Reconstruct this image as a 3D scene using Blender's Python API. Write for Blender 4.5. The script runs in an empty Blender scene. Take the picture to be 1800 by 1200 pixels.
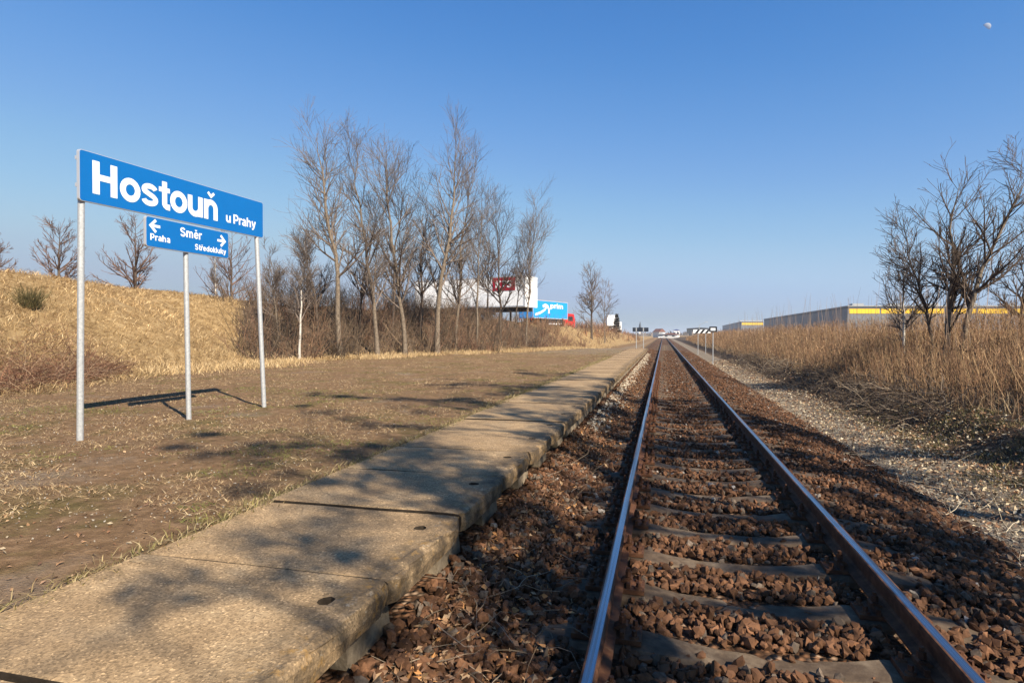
import bpy, math, random
import numpy as np

# ------------------------------------------------------------------ camera, sky, sun, exposure
# world: +Y along the track, +X to the right, z = 0 at the top of the rails, metres
sc = bpy.context.scene
F = 1040.0                      # focal length in photograph pixels (1800 wide)
EYE = np.array([0.0, 0.0, 1.367])
YAW = math.atan2(266, F)        # camera turned left of the track
PITCH = math.atan2(12, F)       # and a little down
cd = bpy.data.cameras.new('camera'); cam = bpy.data.objects.new('camera', cd)
sc.collection.objects.link(cam); sc.camera = cam
cd.sensor_width = 36.0; cd.lens = 36.0 * F / 1800; cd.clip_start = 0.05; cd.clip_end = 9000
cam.location = EYE; cam.rotation_euler = (math.pi / 2 - PITCH, 0, YAW)

SUN_EL = math.radians(39); SUN_H = (0.775, -0.632)      # horizontal direction towards the sun
wd = bpy.data.worlds.new('World'); sc.world = wd; wd.use_nodes = True
wn = wd.node_tree.nodes; wl = wd.node_tree.links
sky = wn.new('ShaderNodeTexSky'); sky.sky_type = 'NISHITA'; sky.sun_disc = False
sky.sun_elevation = SUN_EL; sky.sun_rotation = math.atan2(SUN_H[0], SUN_H[1])
sky.altitude = 300; sky.air_density = 1.0; sky.dust_density = 0.15; sky.ozone_density = 5.0
# one response curve for the whole sky: deep blue overhead, pale grey blue low down as winter haze gives it
def vm(c, k): n = wn.new('ShaderNodeVectorMath'); n.operation = 'SCALE'; n.inputs['Scale'].default_value = k; wl.new(c, n.inputs[0]); return n.outputs[0]
cv = wn.new('ShaderNodeRGBCurve'); wl.new(vm(sky.outputs[0], .082), cv.inputs['Color'])
for ci, pts in enumerate(([(0,0),(.066,.036),(.094,.069),(.123,.103),(.178,.157),(.255,.206),(.35,.212),(.48,.206),(1,.2)],
                          [(0,0),(.126,.119),(.175,.168),(.225,.209),(.30,.263),(.41,.298),(.5,.284),(.6,.262),(1,.26)],
                          [(0,0),(.12,.15),(.253,.305),(.33,.358),(.40,.388),(.5,.403),(.6,.403),(.75,.347),(1,.31)])):
    c = cv.mapping.curves[ci]; c.points[0].location = pts[0]; c.points[1].location = pts[-1]
    for p in pts[1:-1]: c.points.new(*p)
cv.mapping.update()
sp = wn.new('ShaderNodeSeparateColor'); wl.new(cv.inputs['Color'].links[0].from_socket, sp.inputs[0])
mr = wn.new('ShaderNodeMapRange'); mr.interpolation_type = 'SMOOTHSTEP'; wl.new(sp.outputs[0], mr.inputs[0])
for i, v in ((1, .26), (2, .60), (3, 0.0), (4, .95)): mr.inputs[i].default_value = v
mx = wn.new('ShaderNodeMix'); mx.data_type = 'RGBA'; wl.new(mr.outputs[0], mx.inputs[0]); wl.new(cv.outputs[0], mx.inputs[6]); mx.inputs[7].default_value = (.206, .256, .288, 1)
wl.new(vm(mx.outputs[2], 1/.082), wn['Background'].inputs[0]); wn['Background'].inputs[1].default_value = 0.08
sd = bpy.data.lights.new('sun', 'SUN'); sun = bpy.data.objects.new('sun', sd); sc.collection.objects.link(sun)
sd.energy = 5.0; sd.angle = math.radians(0.53); sd.color = (1.0, 0.90, 0.75)
ch, sh = math.cos(SUN_EL), math.sin(SUN_EL)
SUNV = np.array([SUN_H[0] * ch, SUN_H[1] * ch, sh])
from mathutils import Vector, Matrix
sun.rotation_euler = Vector(SUNV).to_track_quat('Z', 'Y').to_euler(); sun.location = (30, -25, 40)
vs = sc.view_settings; vs.view_transform = 'Standard'; vs.look = 'None'; vs.exposure = 1.03; vs.gamma = 1.0
vs.use_curve_mapping = False
try: sc.cycles.max_bounces = 5; sc.cycles.diffuse_bounces = 2; sc.cycles.transparent_max_bounces = 12
except Exception: pass

# ------------------------------------------------------------------ helpers
rng = np.random.default_rng(7)
COL = sc.collection

def mk(name, V, Fc, mats, col=None, smooth=False, parent=None, mi=None):
    """fast mesh object; Fc: int array (n,3) or (n,4), or a list of lists"""
    me = bpy.data.meshes.new(name)
    V = np.asarray(V, np.float32).reshape(-1, 3)
    if isinstance(Fc, np.ndarray):
        n, k = Fc.shape
        me.vertices.add(len(V)); me.vertices.foreach_set('co', V.ravel())
        me.loops.add(n * k); me.loops.foreach_set('vertex_index', Fc.astype(np.int32).ravel())
        me.polygons.add(n); me.polygons.foreach_set('loop_start', np.arange(0, n * k, k, dtype=np.int32))
        me.polygons.foreach_set('use_smooth', np.full(n, smooth))
        if mi is not None: me.polygons.foreach_set('material_index', np.asarray(mi, np.int32))
        me.update(calc_edges=True)
    else:
        me.from_pydata([tuple(map(float, v)) for v in V], [], [list(map(int, f)) for f in Fc])
        for i, p in enumerate(me.polygons):
            p.use_smooth = smooth
            if mi is not None: p.material_index = int(mi[i])
    if col is not None:
        c = np.ones((len(V), 4), np.float32); c[:, :3] = col
        a = me.color_attributes.new('Col', 'FLOAT_COLOR', 'POINT'); a.data.foreach_set('color', c.ravel())
    for m in (mats if isinstance(mats, (list, tuple)) else [mats]): me.materials.append(m)
    o = bpy.data.objects.new(name, me); COL.objects.link(o)
    if parent: o.parent = parent
    return o

def again(o, parent=None, loc=(0, 0, 0), rot=(0, 0, 0), scale=None):
    c = o.copy(); COL.objects.link(c); c.parent = parent; c.location = loc; c.rotation_euler = rot
    if scale: c.scale = scale
    return c

def thing(name, label, cat, loc=(0, 0, 0), rz=0, group=None):
    o = bpy.data.objects.new(name, None); COL.objects.link(o); o.location = loc; o.rotation_euler = (0, 0, rz)
    return tag(o, label, cat, group)

def tag(o, label=None, cat=None, group=None, kind=None):
    if label: o['label'] = label
    if cat: o['category'] = cat
    if group: o['group'] = group
    if kind: o['kind'] = kind
    return o

class MB:
    """collects boxes, prisms and cylinders into one mesh"""
    def __init__(s): s.v = []; s.f = []; s.m = []
    def add(s, V, Fs, m=0):
        b = len(s.v); s.v += [tuple(v) for v in V]; s.f += [[i + b for i in f] for f in Fs]; s.m += [m] * len(Fs); return s
    def box(s, x0, x1, y0, y1, z0, z1, m=0):
        return s.add([(x0,y0,z0),(x1,y0,z0),(x1,y1,z0),(x0,y1,z0),(x0,y0,z1),(x1,y0,z1),(x1,y1,z1),(x0,y1,z1)],
                     [(0,3,2,1),(4,5,6,7),(0,1,5,4),(1,2,6,5),(2,3,7,6),(3,0,4,7)], m)
    def prism(s, pts, axis, a, b, m=0):
        n = len(pts); V = []
        for t in (a, b):
            for p, q in pts:
                V.append({'x': (t, p, q), 'y': (p, t, q), 'z': (p, q, t)}[axis])
        Fs = [[i, (i+1) % n, n+(i+1) % n, n+i] for i in range(n)] + [list(range(n))[::-1], list(range(n, 2*n))]
        return s.add(V, Fs, m)
    def cyl(s, p, q, r0, r1=None, k=8, m=0):
        r1 = r0 if r1 is None else r1
        p = np.array(p, float); q = np.array(q, float); d = q - p; d /= np.linalg.norm(d)
        a = np.array([0, 0, 1.]) if abs(d[2]) < .9 else np.array([1., 0, 0])
        u = np.cross(d, a); u /= np.linalg.norm(u); w = np.cross(d, u)
        V = [c + r*(math.cos(t)*u + math.sin(t)*w) for c, r in ((p, r0), (q, r1)) for t in np.arange(k)*2*math.pi/k]
        return s.add(V, [[i, (i+1) % k, k+(i+1) % k, k+i] for i in range(k)] + [list(range(k))[::-1], list(range(k, 2*k))], m)
    def build(s, name, mats, parent=None, smooth=False): return mk(name, s.v, s.f, mats, smooth=smooth, parent=parent, mi=s.m)

def vnoise(x, y, s=1.0, seed=0):
    x = np.asarray(x, float) / s; y = np.asarray(y, float) / s
    i = np.floor(x).astype(np.int64); j = np.floor(y).astype(np.int64); u = x - i; v = y - j
    u = u*u*(3-2*u); v = v*v*(3-2*v)
    def h(a, b):
        n = (a*374761393 + b*668265263 + seed*974634777) & 0xffffffff
        n = ((n ^ (n >> 13)) * 1274126177) & 0xffffffff
        return ((n ^ (n >> 16)) & 0xffff) / 65535.0
    return (h(i,j)*(1-u)+h(i+1,j)*u)*(1-v) + (h(i,j+1)*(1-u)+h(i+1,j+1)*u)*v - .5

def sstep(t): t = np.clip(t, 0, 1); return t*t*(3-2*t)

def unit(v): return v / np.maximum(np.linalg.norm(v, axis=-1, keepdims=True), 1e-9)

def tubes(P, R, m=3):
    """P (n,k,3) paths, R (n,k) radii -> verts, quads"""
    n, k, _ = P.shape
    d = unit(P[:, -1] - P[:, 0]); a = np.where(np.abs(d[:, 2:3]) < .8, [[0, 0, 1.]], [[1., 0, 0]])
    u = unit(np.cross(d, a)); w = np.cross(d, u)
    t = np.arange(m) * 2*math.pi/m
    ring = u[:, None, None]*np.cos(t)[None, None, :, None] + w[:, None, None]*np.sin(t)[None, None, :, None]
    V = P[:, :, None] + ring * R[:, :, None, None]
    idx = np.arange(n*k*m).reshape(n, k, m)
    q = np.stack([idx[:, :-1], np.roll(idx[:, :-1], -1, 2), np.roll(idx[:, 1:], -1, 2), idx[:, 1:]], -1)
    return V.reshape(-1, 3), q.reshape(-1, 4)

def join(parts):
    Vs, Fs, b = [], [], 0
    for V, f in parts: Vs.append(V); Fs.append(f + b); b += len(V)
    return np.concatenate(Vs), np.concatenate(Fs)

# camera rays: a pixel of the photograph gives a direction only
FWD = np.array([-math.sin(YAW)*math.cos(PITCH), math.cos(YAW)*math.cos(PITCH), -math.sin(PITCH)])
RGT = np.array([math.cos(YAW), math.sin(YAW), 0.0]); UPV = np.cross(RGT, FWD)
def ray(px, py): return FWD + RGT*(px-900)/F + UPV*(600-py)/F

# ------------------------------------------------------------------ materials
def mat(name, color=(.5,.5,.5), rough=.8, metal=0.0, spec=.3):
    m = bpy.data.materials.new(name); m.use_nodes = True
    b = m.node_tree.nodes['Principled BSDF']
    b.inputs['Base Color'].default_value = (*color, 1); b.inputs['Roughness'].default_value = rough
    b.inputs['Metallic'].default_value = metal; b.inputs['Specular IOR Level'].default_value = spec
    return m
class NT:
    def __init__(s, m): s.t = m.node_tree; s.n = s.t.nodes; s.b = s.n['Principled BSDF']
    def new(s, t, **k):
        n = s.n.new(t)
        for a, v in k.items(): setattr(n, a, v)
        return n
    def link(s, a, b): s.t.links.new(a, b)
    def coord(s, kind='Object'): return s.new('ShaderNodeTexCoord').outputs[kind]
    def noise(s, co, scale, detail=6, rough=.6, dist=0):
        n = s.new('ShaderNodeTexNoise'); n.inputs['Scale'].default_value = scale; n.inputs['Detail'].default_value = detail
        n.inputs['Roughness'].default_value = rough; n.inputs['Distortion'].default_value = dist
        s.link(co, n.inputs['Vector']); return n.outputs['Fac']
    def vor(s, co, scale, out='Color'):
        n = s.new('ShaderNodeTexVoronoi'); n.inputs['Scale'].default_value = scale; s.link(co, n.inputs['Vector']); return n.outputs[out]
    def ramp(s, f, stops):
        n = s.new('ShaderNodeValToRGB'); e = n.color_ramp.elements
        while len(e) < len(stops): e.new(.5)
        for i, (p, c) in enumerate(stops):
            e[i].position = p; e[i].color = (*c, 1) if isinstance(c, tuple) else (c, c, c, 1)
        s.link(f, n.inputs[0]); return n.outputs[0]
    def mix(s, f, a, b, mode='MIX'):
        n = s.new('ShaderNodeMix', data_type='RGBA', blend_type=mode)
        for i, v in ((0, f), (6, a), (7, b)):
            if isinstance(v, (int, float)): n.inputs[i].default_value = v
            elif isinstance(v, tuple): n.inputs[i].default_value = (*v, 1)
            else: s.link(v, n.inputs[i])
        return n.outputs[2]
    def math(s, op, a, b=None):
        n = s.new('ShaderNodeMath', operation=op)
        for i, v in ((0, a), (1, b)):
            if v is None: continue
            if isinstance(v, (int, float)): n.inputs[i].default_value = v
            else: s.link(v, n.inputs[i])
        return n.outputs[0]
    def attr(s, name='Col'): n = s.new('ShaderNodeAttribute'); n.attribute_name = name; return n.outputs['Color']
    def sep(s, c): n = s.new('ShaderNodeSeparateXYZ'); s.link(c, n.inputs[0]); return n.outputs
    def color(s, c): s.link(c, s.b.inputs['Base Color']); return s
    def bump(s, h, strength=.5, dist=.02):
        n = s.new('ShaderNodeBump'); n.inputs['Strength'].default_value = strength; n.inputs['Distance'].default_value = dist
        s.link(h, n.inputs['Height']); s.link(n.outputs[0], s.b.inputs['Normal']); return s
    def rough(s, f): s.link(f, s.b.inputs['Roughness']); return s

def vcol_mat(name, rough=.85, spec=.15, noise=0.0, trans=False):
    m = mat(name, rough=rough, spec=spec); t = NT(m); c = t.attr()
    if noise: c = t.mix(1.0, c, t.ramp(t.noise(t.coord(), noise, 5), [(.3, .55), (.7, 1.35)]), 'MULTIPLY')
    t.color(c); return m

M_STONE = vcol_mat('ballast stone', .85, .2, 60)
M_BLADE = vcol_mat('dry stems', .8, .2)
M_LEAF = vcol_mat('dead leaves', .75, .25)

def m_ground():
    m = mat('ground', rough=.95, spec=.1); t = NT(m); co = t.coord()
    z = t.sep(t.attr('Col'))
    n1 = t.noise(co, .5, 8, .65); n2 = t.noise(co, 9, 8, .7); n3 = t.noise(co, 60, 4, .7)
    dirt = t.ramp(n2, [(.25, (0.087,0.052,0.028)), (.5, (0.181,0.110,0.058)), (.72, (0.290,0.186,0.105))])
    moss = t.ramp(n2, [(.3, (.062,.050,.018)), (.7, (.16,.125,.044))])
    dirt = t.mix(t.ramp(t.noise(co, 1.1, 5, .7), [(.52, 0.0), (.66, .75)]), dirt, moss)
    grav = t.ramp(t.noise(co, .9, 4, .6), [(.6, 0.0), (.75, .5)])
    dirt = t.mix(grav, dirt, t.ramp(n3, [(.3, (.133,.111,.089)), (.7, (.296,.259,.215))]))
    grass = t.ramp(t.noise(co, 3.5, 9, .72, .4), [(.28, (.096,.059,.028)), (.5, (.252,.167,.078)), (.72, (.400,.289,.152))])
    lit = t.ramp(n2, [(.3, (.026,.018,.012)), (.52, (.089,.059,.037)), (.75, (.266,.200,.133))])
    gray = t.ramp(t.noise(co, 38, 6, .75), [(.3, (.096,.074,.053)), (.7, (.296,.240,.174))])
    wob = t.math('MULTIPLY', t.math('SUBTRACT', n1, .5), .7)
    def mask(c): return t.ramp(t.math('ADD', c, wob), [(.35, 0.0), (.65, 1.0)])
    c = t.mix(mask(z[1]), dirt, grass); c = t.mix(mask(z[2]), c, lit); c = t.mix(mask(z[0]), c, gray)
    t.color(c); t.bump(t.math('ADD', n2, t.math('MULTIPLY', n3, .6)), .8, .05)
    return m

def m_ballast():
    m = mat('ballast bed', rough=.9, spec=.15); t = NT(m); co = t.coord()
    v = t.vor(co, 27); d = t.vor(co, 27, 'Distance'); s = t.sep(v)
    c = t.ramp(s[0], [(0., (.048,.022,.011)), (.4, (.102,.048,.023)), (.75, (.163,.082,.042)), (.97, (.245,.170,.116))])
    c = t.mix(t.ramp(d, [(.35, 0.0), (.65, .7)]), c, (.020,.011,.006))
    c = t.mix(t.ramp(t.noise(co, .6, 4), [(.45, 0.0), (.75, .3)]), c, (.136,.095,.061))
    t.color(c); t.bump(t.math('SUBTRACT', 1.0, d), 1.0, .04); return m

def m_concrete():
    m = mat('platform concrete', rough=.88, spec=.2); t = NT(m); co = t.coord()
    inf = t.new('ShaderNodeObjectInfo'); add = t.new('ShaderNodeVectorMath', operation='ADD')
    t.link(co, add.inputs[0]); cmb = t.new('ShaderNodeCombineXYZ')
    for i in range(2): t.link(t.math('MULTIPLY', inf.outputs['Random'], 37.0*(i+1)), cmb.inputs[i])
    t.link(cmb.outputs[0], add.inputs[1]); p = add.outputs[0]
    base = t.ramp(t.noise(p, 3.2, 8, .7), [(.25, (.200,.132,.070)), (.5, (.336,.228,.122)), (.75, (.432,.312,.180))])
    base = t.mix(t.math('MULTIPLY', inf.outputs['Random'], .4), base, (.200,.132,.072))
    sp = t.sep(t.vor(p, 120)); base = t.mix(.75, base, t.ramp(sp[0], [(0., .45), (.5, .95), (.93, 1.2), (1., 2.1)]), 'MULTIPLY')
    x = t.sep(co)[0]
    edge = t.ramp(t.math('ADD', x, t.math('MULTIPLY', t.noise(p, 6, 5), .35)), [(0.0, 0.0), (1.0, 1.0)])
    e = t.math('ADD', t.math('MULTIPLY', x, 4.0), 5.95); ec = t.new('ShaderNodeClamp'); t.link(e, ec.inputs[0])
    st = t.math('MULTIPLY', ec.outputs[0], t.ramp(t.noise(p, 5, 6, .7), [(.36, 0.0), (.56, .8)]))
    base = t.mix(st, base, (.044,.034,.024))
    li = t.math('MULTIPLY', ec.outputs[0], t.ramp(t.noise(p, 11, 6, .7), [(.55, 0.0), (.68, .7)]))
    base = t.mix(li, base, (.288,.160,.040))
    wh = t.math('MULTIPLY', ec.outputs[0], t.ramp(t.noise(p, 17, 6, .75), [(.6, 0.0), (.7, .6)]))
    base = t.mix(wh, base, (.336,.304,.248))
    base = t.mix(t.ramp(t.noise(p, 1.3, 5, .65), [(.55, 0.0), (.75, .55)]), base, (.104,.076,.052))
    t.color(base); t.bump(t.math('ADD', t.math('MULTIPLY', t.vor(p, 120, 'Distance'), .35), t.noise(p, 30, 8, .75)), .55, .008)
    return m

def m_noisy(name, stops, scale=8, rough=.85, bump=.4, dist=.01, metal=0, spec=.25, detail=7, co='Object'):
    m = mat(name, rough=rough, metal=metal, spec=spec); t = NT(m); n = t.noise(t.coord(co), scale, detail, .68)
    t.color(t.ramp(n, stops)); t.bump(n, bump, dist); return m

M_GROUND = m_ground(); M_BED = m_ballast(); M_CONC = m_concrete()
M_SLEEPER = m_noisy('sleeper concrete', [(.28, (.037,.024,.015)), (.5, (.087,.059,.037)), (.72, (.180,.133,.087))], 7, bump=.6, dist=.012)
M_RUST = m_noisy('rusty steel', [(.3, (.036,.014,.008)), (.5, (.094,.040,.019)), (.72, (.166,.076,.036))], 14, .8, .4, .004)
def m_railtop():
    m = mat('polished rail', (.5,.5,.52), .2, 1.0, .5); t = NT(m)
    mp = t.new('ShaderNodeMapping'); mp.inputs['Scale'].default_value = (60, .35, 1); t.link(t.coord(), mp.inputs[0])
    n = t.noise(mp.outputs[0], 1.0, 5, .6)
    t.color(t.ramp(n, [(.45, (.37,.39,.43)), (.66, (.18,.12,.085))])); t.rough(t.ramp(n, [(.4, .2), (.7, .5)])); return m
M_RTOP = m_railtop()
M_GRIME_SHADE = m_noisy('joint grime and hole shade', [(.3, (.016,.011,.007)), (.7, (.05,.036,.024))], 20)  # grime on slab ends; inside lifting holes its dark colour paints in the shade
M_GALV = m_noisy('galvanised steel', [(.3, (.30,.31,.32)), (.7, (.50,.51,.51))], 40, .5, .1, .002, .35, .5)
M_BLUE = m_noisy('blue sign face', [(.3, (.0,.11,.36)), (.7, (.001,.122,.39))], 3, .45, .02, .001, 0, .4)
M_WHITE = mat('white lettering', (.72,.73,.74), .5)
M_ALU = mat('sign edge aluminium', (.55,.56,.57), .45, .5)
M_BLACK = mat('black enamel', (.012,.012,.014), .5)
M_DARK = mat('dark board', (.02,.026,.04), .5)

# ------------------------------------------------------------------ the ground
FOOT_Y = [-60, 3, 8.8, 14, 22, 31, 38.5, 51, 67, 87, 130, 300, 900]
FOOT_X = [-12, -12.3, -12.7, -14.7, -15.7, -13.2, -10.2, -8.2, -6.8, -5.6, -5.0, -5.0, -8]
def foot(y): return np.interp(y, FOOT_Y, FOOT_X)
def ground(x, y, bumps=True):
    x = np.asarray(x, float); y = np.asarray(y, float)
    s = foot(y) - x
    W = np.interp(y, [0, 10, 30, 40, 52, 90], [9, 8.5, 8, 6.5, 4.6, 4.5])
    R = np.interp(y, [-40, 8, 18, 30, 42, 55, 100, 150, 260, 500], [3.7, 3.65, 3.4, 2.9, 2.45, 2.4, 2.3, 1.5, .6, .2])
    # level strip behind the platform, then down to the track
    flat = np.where(y < 49, .215, np.interp(y, [49, 58], [.215, -.1]))
    a = np.where(y < 49.5, -1.55, -1.75); b = np.where(y < 49.5, -2.45, -3.6)
    zl = -.3 + (flat + .3) * sstep((a - x) / (a - b)) + R * sstep(s / W) ** .9
    zr = -.56 + .10*sstep((x-3.0)/1.3) + .42*sstep((x-4.35)/.9) + 1.15*sstep((x-5.0)/4.2) + .35*sstep((x-9)/6)
    zr = zr - np.interp(y, [140, 320], [0, .9]) * sstep((x-4)/6)
    z = np.where(x < .5, zl, zr)
    z = np.where(x < .5, z, np.where(x < 2.95, -.56 + 0*x, z))
    if bumps:
        slope = sstep(s / 3) + sstep((x - 4.6) / 1.5)
        off = sstep((-2.5 - x) / .5) + sstep((x - 2.9) / .5)
        z = z + off*(.05*vnoise(x, y, 1.3, 1) + .03*vnoise(x, y, .45, 2)) + slope*(.34*vnoise(x, y, 2.4, 3) + .2*vnoise(x, y, .9, 4))
    return z
def gz(x, y): return float(ground(np.array([x]), np.array([y]))[0])
def geo(a, b, n, g): t = (np.arange(1, n+1) / n) ** g; return a + (b - a) * t
xs = np.concatenate([-geo(30, 4000, 34, 3)[::-1], np.arange(-30, -2.6, .34), np.arange(-2.6, 6.0, .2), np.arange(6.0, 18, .4), geo(18, 4000, 34, 3)])
ys = np.concatenate([-geo(14, 800, 12, 2.5)[::-1], np.arange(-14, 2, .5), np.arange(2, 30, .25), np.arange(30, 70, .5), geo(70, 7000, 80, 3.2)])
X, Y = np.meshgrid(xs, ys); Z = ground(X, Y)
nx, ny = len(xs), len(ys); I = np.arange(nx*ny).reshape(ny, nx)
Q = np.stack([I[:-1, :-1], I[:-1, 1:], I[1:, 1:], I[1:, :-1]], -1).reshape(-1, 4)
S = foot(Y) - X
zone = np.zeros((ny, nx, 3))
zone[..., 1] = np.clip(np.maximum(sstep((S + 1.0) / 1.6), sstep((X - 7) / 3)), 0, 1)
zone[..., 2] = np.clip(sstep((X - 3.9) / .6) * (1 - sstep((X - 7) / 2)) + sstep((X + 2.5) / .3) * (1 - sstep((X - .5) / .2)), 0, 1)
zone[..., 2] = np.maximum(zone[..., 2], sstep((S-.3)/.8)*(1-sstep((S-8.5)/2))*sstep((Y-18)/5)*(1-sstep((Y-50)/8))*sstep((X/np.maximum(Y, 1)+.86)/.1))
zone[..., 0] = sstep((X - 2.2) / .3) * (1 - sstep((X - 3.8) / .7)) + .52 * sstep((Y - 22) / 18) * sstep((-2.4 - X) / .4) * (1 - sstep((S + 2.5) / 1.5))
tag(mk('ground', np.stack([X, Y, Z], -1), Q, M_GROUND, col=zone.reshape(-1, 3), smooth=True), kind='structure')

# ------------------------------------------------------------------ ballast bed
TC = 0.46                                            # track centre
RAILS = (TC - .75, TC + .75)
def bed(x, y):
    u = np.abs(x - TC); r = x - TC
    z = np.where(r < 0, np.interp(u, [0, 1.1, 1.35, 1.7, 2.2], [-.232, -.225, -.17, -.06, -.04]), np.interp(u, [0, 1.3, 1.75, 2.5, 2.8], [-.232, -.225, -.30, -.53, -.60]))
    return z + .02*vnoise(x, y, .35, 11) + .02*vnoise(x, y, .12, 12)
bx = np.concatenate([np.arange(TC-2.15, TC+2.8, .11)]); by = np.concatenate([np.arange(-8, 0, .5), np.arange(0, 16, .1), np.arange(16, 50, .4), geo(50, 1500, 60, 2.5)])
X, Y = np.meshgrid(bx, by); I = np.arange(X.size).reshape(X.shape)
Q = np.stack([I[:-1, :-1], I[:-1, 1:], I[1:, 1:], I[1:, :-1]], -1).reshape(-1, 4)
BED = tag(mk('ballast_bed', np.stack([X, Y, bed(X, Y)], -1), Q, M_BED, smooth=True), kind='structure')

SLEEP0, SP = 3.06, .60
phi = (1 + 5**.5) / 2
ICO = unit(np.array([(-1,phi,0),(1,phi,0),(-1,-phi,0),(1,-phi,0),(0,-1,phi),(0,1,phi),(0,-1,-phi),(0,1,-phi),(phi,0,-1),(phi,0,1),(-phi,0,-1),(-phi,0,1)], float))
ICOF = np.array([(0,11,5),(0,5,1),(0,1,7),(0,7,10),(0,10,11),(1,5,9),(5,11,4),(11,10,2),(10,7,6),(7,1,8),(3,9,4),(3,4,2),(3,2,6),(3,6,8),(3,8,9),(4,9,5),(2,4,11),(6,2,10),(8,6,7),(9,8,1)])
OCT = np.array([(1,0,0),(-1,0,0),(0,1,0),(0,-1,0),(0,0,1),(0,0,-1)], float)
OCTF = np.array([(0,2,4),(2,1,4),(1,3,4),(3,0,4),(2,0,5),(1,2,5),(3,1,5),(0,3,5)])
def rotmats(n):
    q = unit(rng.normal(size=(n, 4))); w, x, y, z = q.T
    return np.stack([1-2*(y*y+z*z), 2*(x*y-z*w), 2*(x*z+y*w), 2*(x*y+z*w), 1-2*(x*x+z*z), 2*(y*z-x*w), 2*(x*z-y*w), 2*(y*z+x*w), 1-2*(x*x+y*y)], -1).reshape(n, 3, 3)
def chunk_shapes(base, k):
    out = []
    for _ in range(k):
        v = base * rng.uniform(.62, 1.12, (len(base), 1)) + rng.normal(0, .10, base.shape)
        # knock off corners against random planes: angular broken faces
        for _p in range(4):
            n = unit(rng.normal(size=(1, 3)))[0]; d = v @ n; c = rng.uniform(.45, .7); v = v - np.outer(np.maximum(d - c, 0), n)
        out.append(v * np.array([1.0, .8, .62]))
    return np.array(out)
ICOS, OCTS = chunk_shapes(ICO, 24), chunk_shapes(OCT, 16)
def chunks(P, size, base, faces):
    n = len(P); sh_ = base[rng.integers(0, len(base), n)]
    V = np.einsum('nij,nkj->nki', rotmats(n), sh_) * size[:, None, None] + P[:, None]
    k = base.shape[1]
    return V.reshape(-1, 3), (faces[None] + (np.arange(n)*k)[:, None, None]).reshape(-1, 3), k
def stone_cols(n, pale=.012):
    u = rng.random((n, 1)); c = np.array([[.05,.024,.012]])*(1-u) + np.array([[.155,.074,.037]])*u
    c = c * rng.uniform(.6, 1.35, (n, 1)); g = rng.random(n)
    c[g < .15] = np.array([.11,.082,.060]) * rng.uniform(.6, 1.3, ((g < .15).sum(), 1))
    c[g < pale] = np.array([.27,.235,.20]) * rng.uniform(.7, 1.3, ((g < pale).sum(), 1))
    return c
def on_sleeper(x, y, w):
    d = np.abs((y - SLEEP0 + SP/2) % SP - SP/2); return (d < w) & (np.abs(x - TC) < 1.24)
def near_rail(x): return np.minimum(np.abs(x-RAILS[0]), np.abs(x-RAILS[1])) < .085
def scatter(x0, x1, y0, y1, per):
    n = int((x1-x0)*(y1-y0)*per); return rng.uniform(x0, x1, n), rng.uniform(y0, y1, n)
parts, cols = [], []
single = None
for (y0, y1, per, s0, s1, base, faces) in ((1.6, 7, 900, .024, .047, ICOS, ICOF), (7, 8, 760, .024, .045, OCTS, OCTF), (8, 15, 620, .024, .044, OCTS, OCTF), (15, 30, 330, .024, .048, OCTS, OCTF), (30, 60, 110, .03, .055, OCTS, OCTF)):
    x, y = scatter(TC-1.72, TC+2.45, y0, y1, per)
    inner = np.abs(x - TC) < .75
    bad = on_sleeper(x, y, np.where(inner, .115, .10)) & (rng.random(len(x)) < np.where(inner, .97, np.where(x < TC, .55, .8)))
    ok = ~bad & ~near_rail(x); x, y = x[ok], y[ok]
    size = rng.uniform(s0, s1, len(x)) * rng.choice([.7, 1, 1.15], len(x))
    P = np.stack([x, y, bed(x, y) + size*.35 + rng.uniform(0, .022, len(x))], -1)
    c = stone_cols(len(x))
    if single is None:
        # the stones nearest the camera stand as separate pieces
        vw = (P - EYE) @ FWD; hx = (P - EYE) @ RGT / vw; hy = (P - EYE) @ UPV / vw
        vis = (vw > .5) & (np.abs(hx) < .84) & (hy > -.57) & (np.abs(x - TC) < .66)
        idx = np.where(vis)[0]; pick = idx[np.argsort(-(size/vw)[idx])[:280]]
        single = (P[pick], size[pick], c[pick]); keep = np.ones(len(x), bool); keep[pick] = False
        P, size, c = P[keep], size[keep], c[keep]
    V, f, k = chunks(P, size, base, faces); parts.append((V, f)); cols.append(np.repeat(c, k, 0))
V, f = join(parts)
tag(mk('ballast_stones', V, f, M_STONE, col=np.concatenate(cols)), 'loose rust brown crushed stones filling the track bed', 'ballast', kind='stuff')
SM = []
for i in range(14):
    o = mk('ballast_stone', ICOS[i], ICOF, M_STONE, col=np.repeat(stone_cols(1, 0), 12, 0), parent=BED); SM.append(o)
for i in range(len(single[0])):
    o = SM[i] if i < 14 else again(SM[i % 14], BED)
    o.location = single[0][i]; o.scale = (single[1][i],)*3; o.rotation_euler = rng.uniform(0, 6.28, 3)

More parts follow.
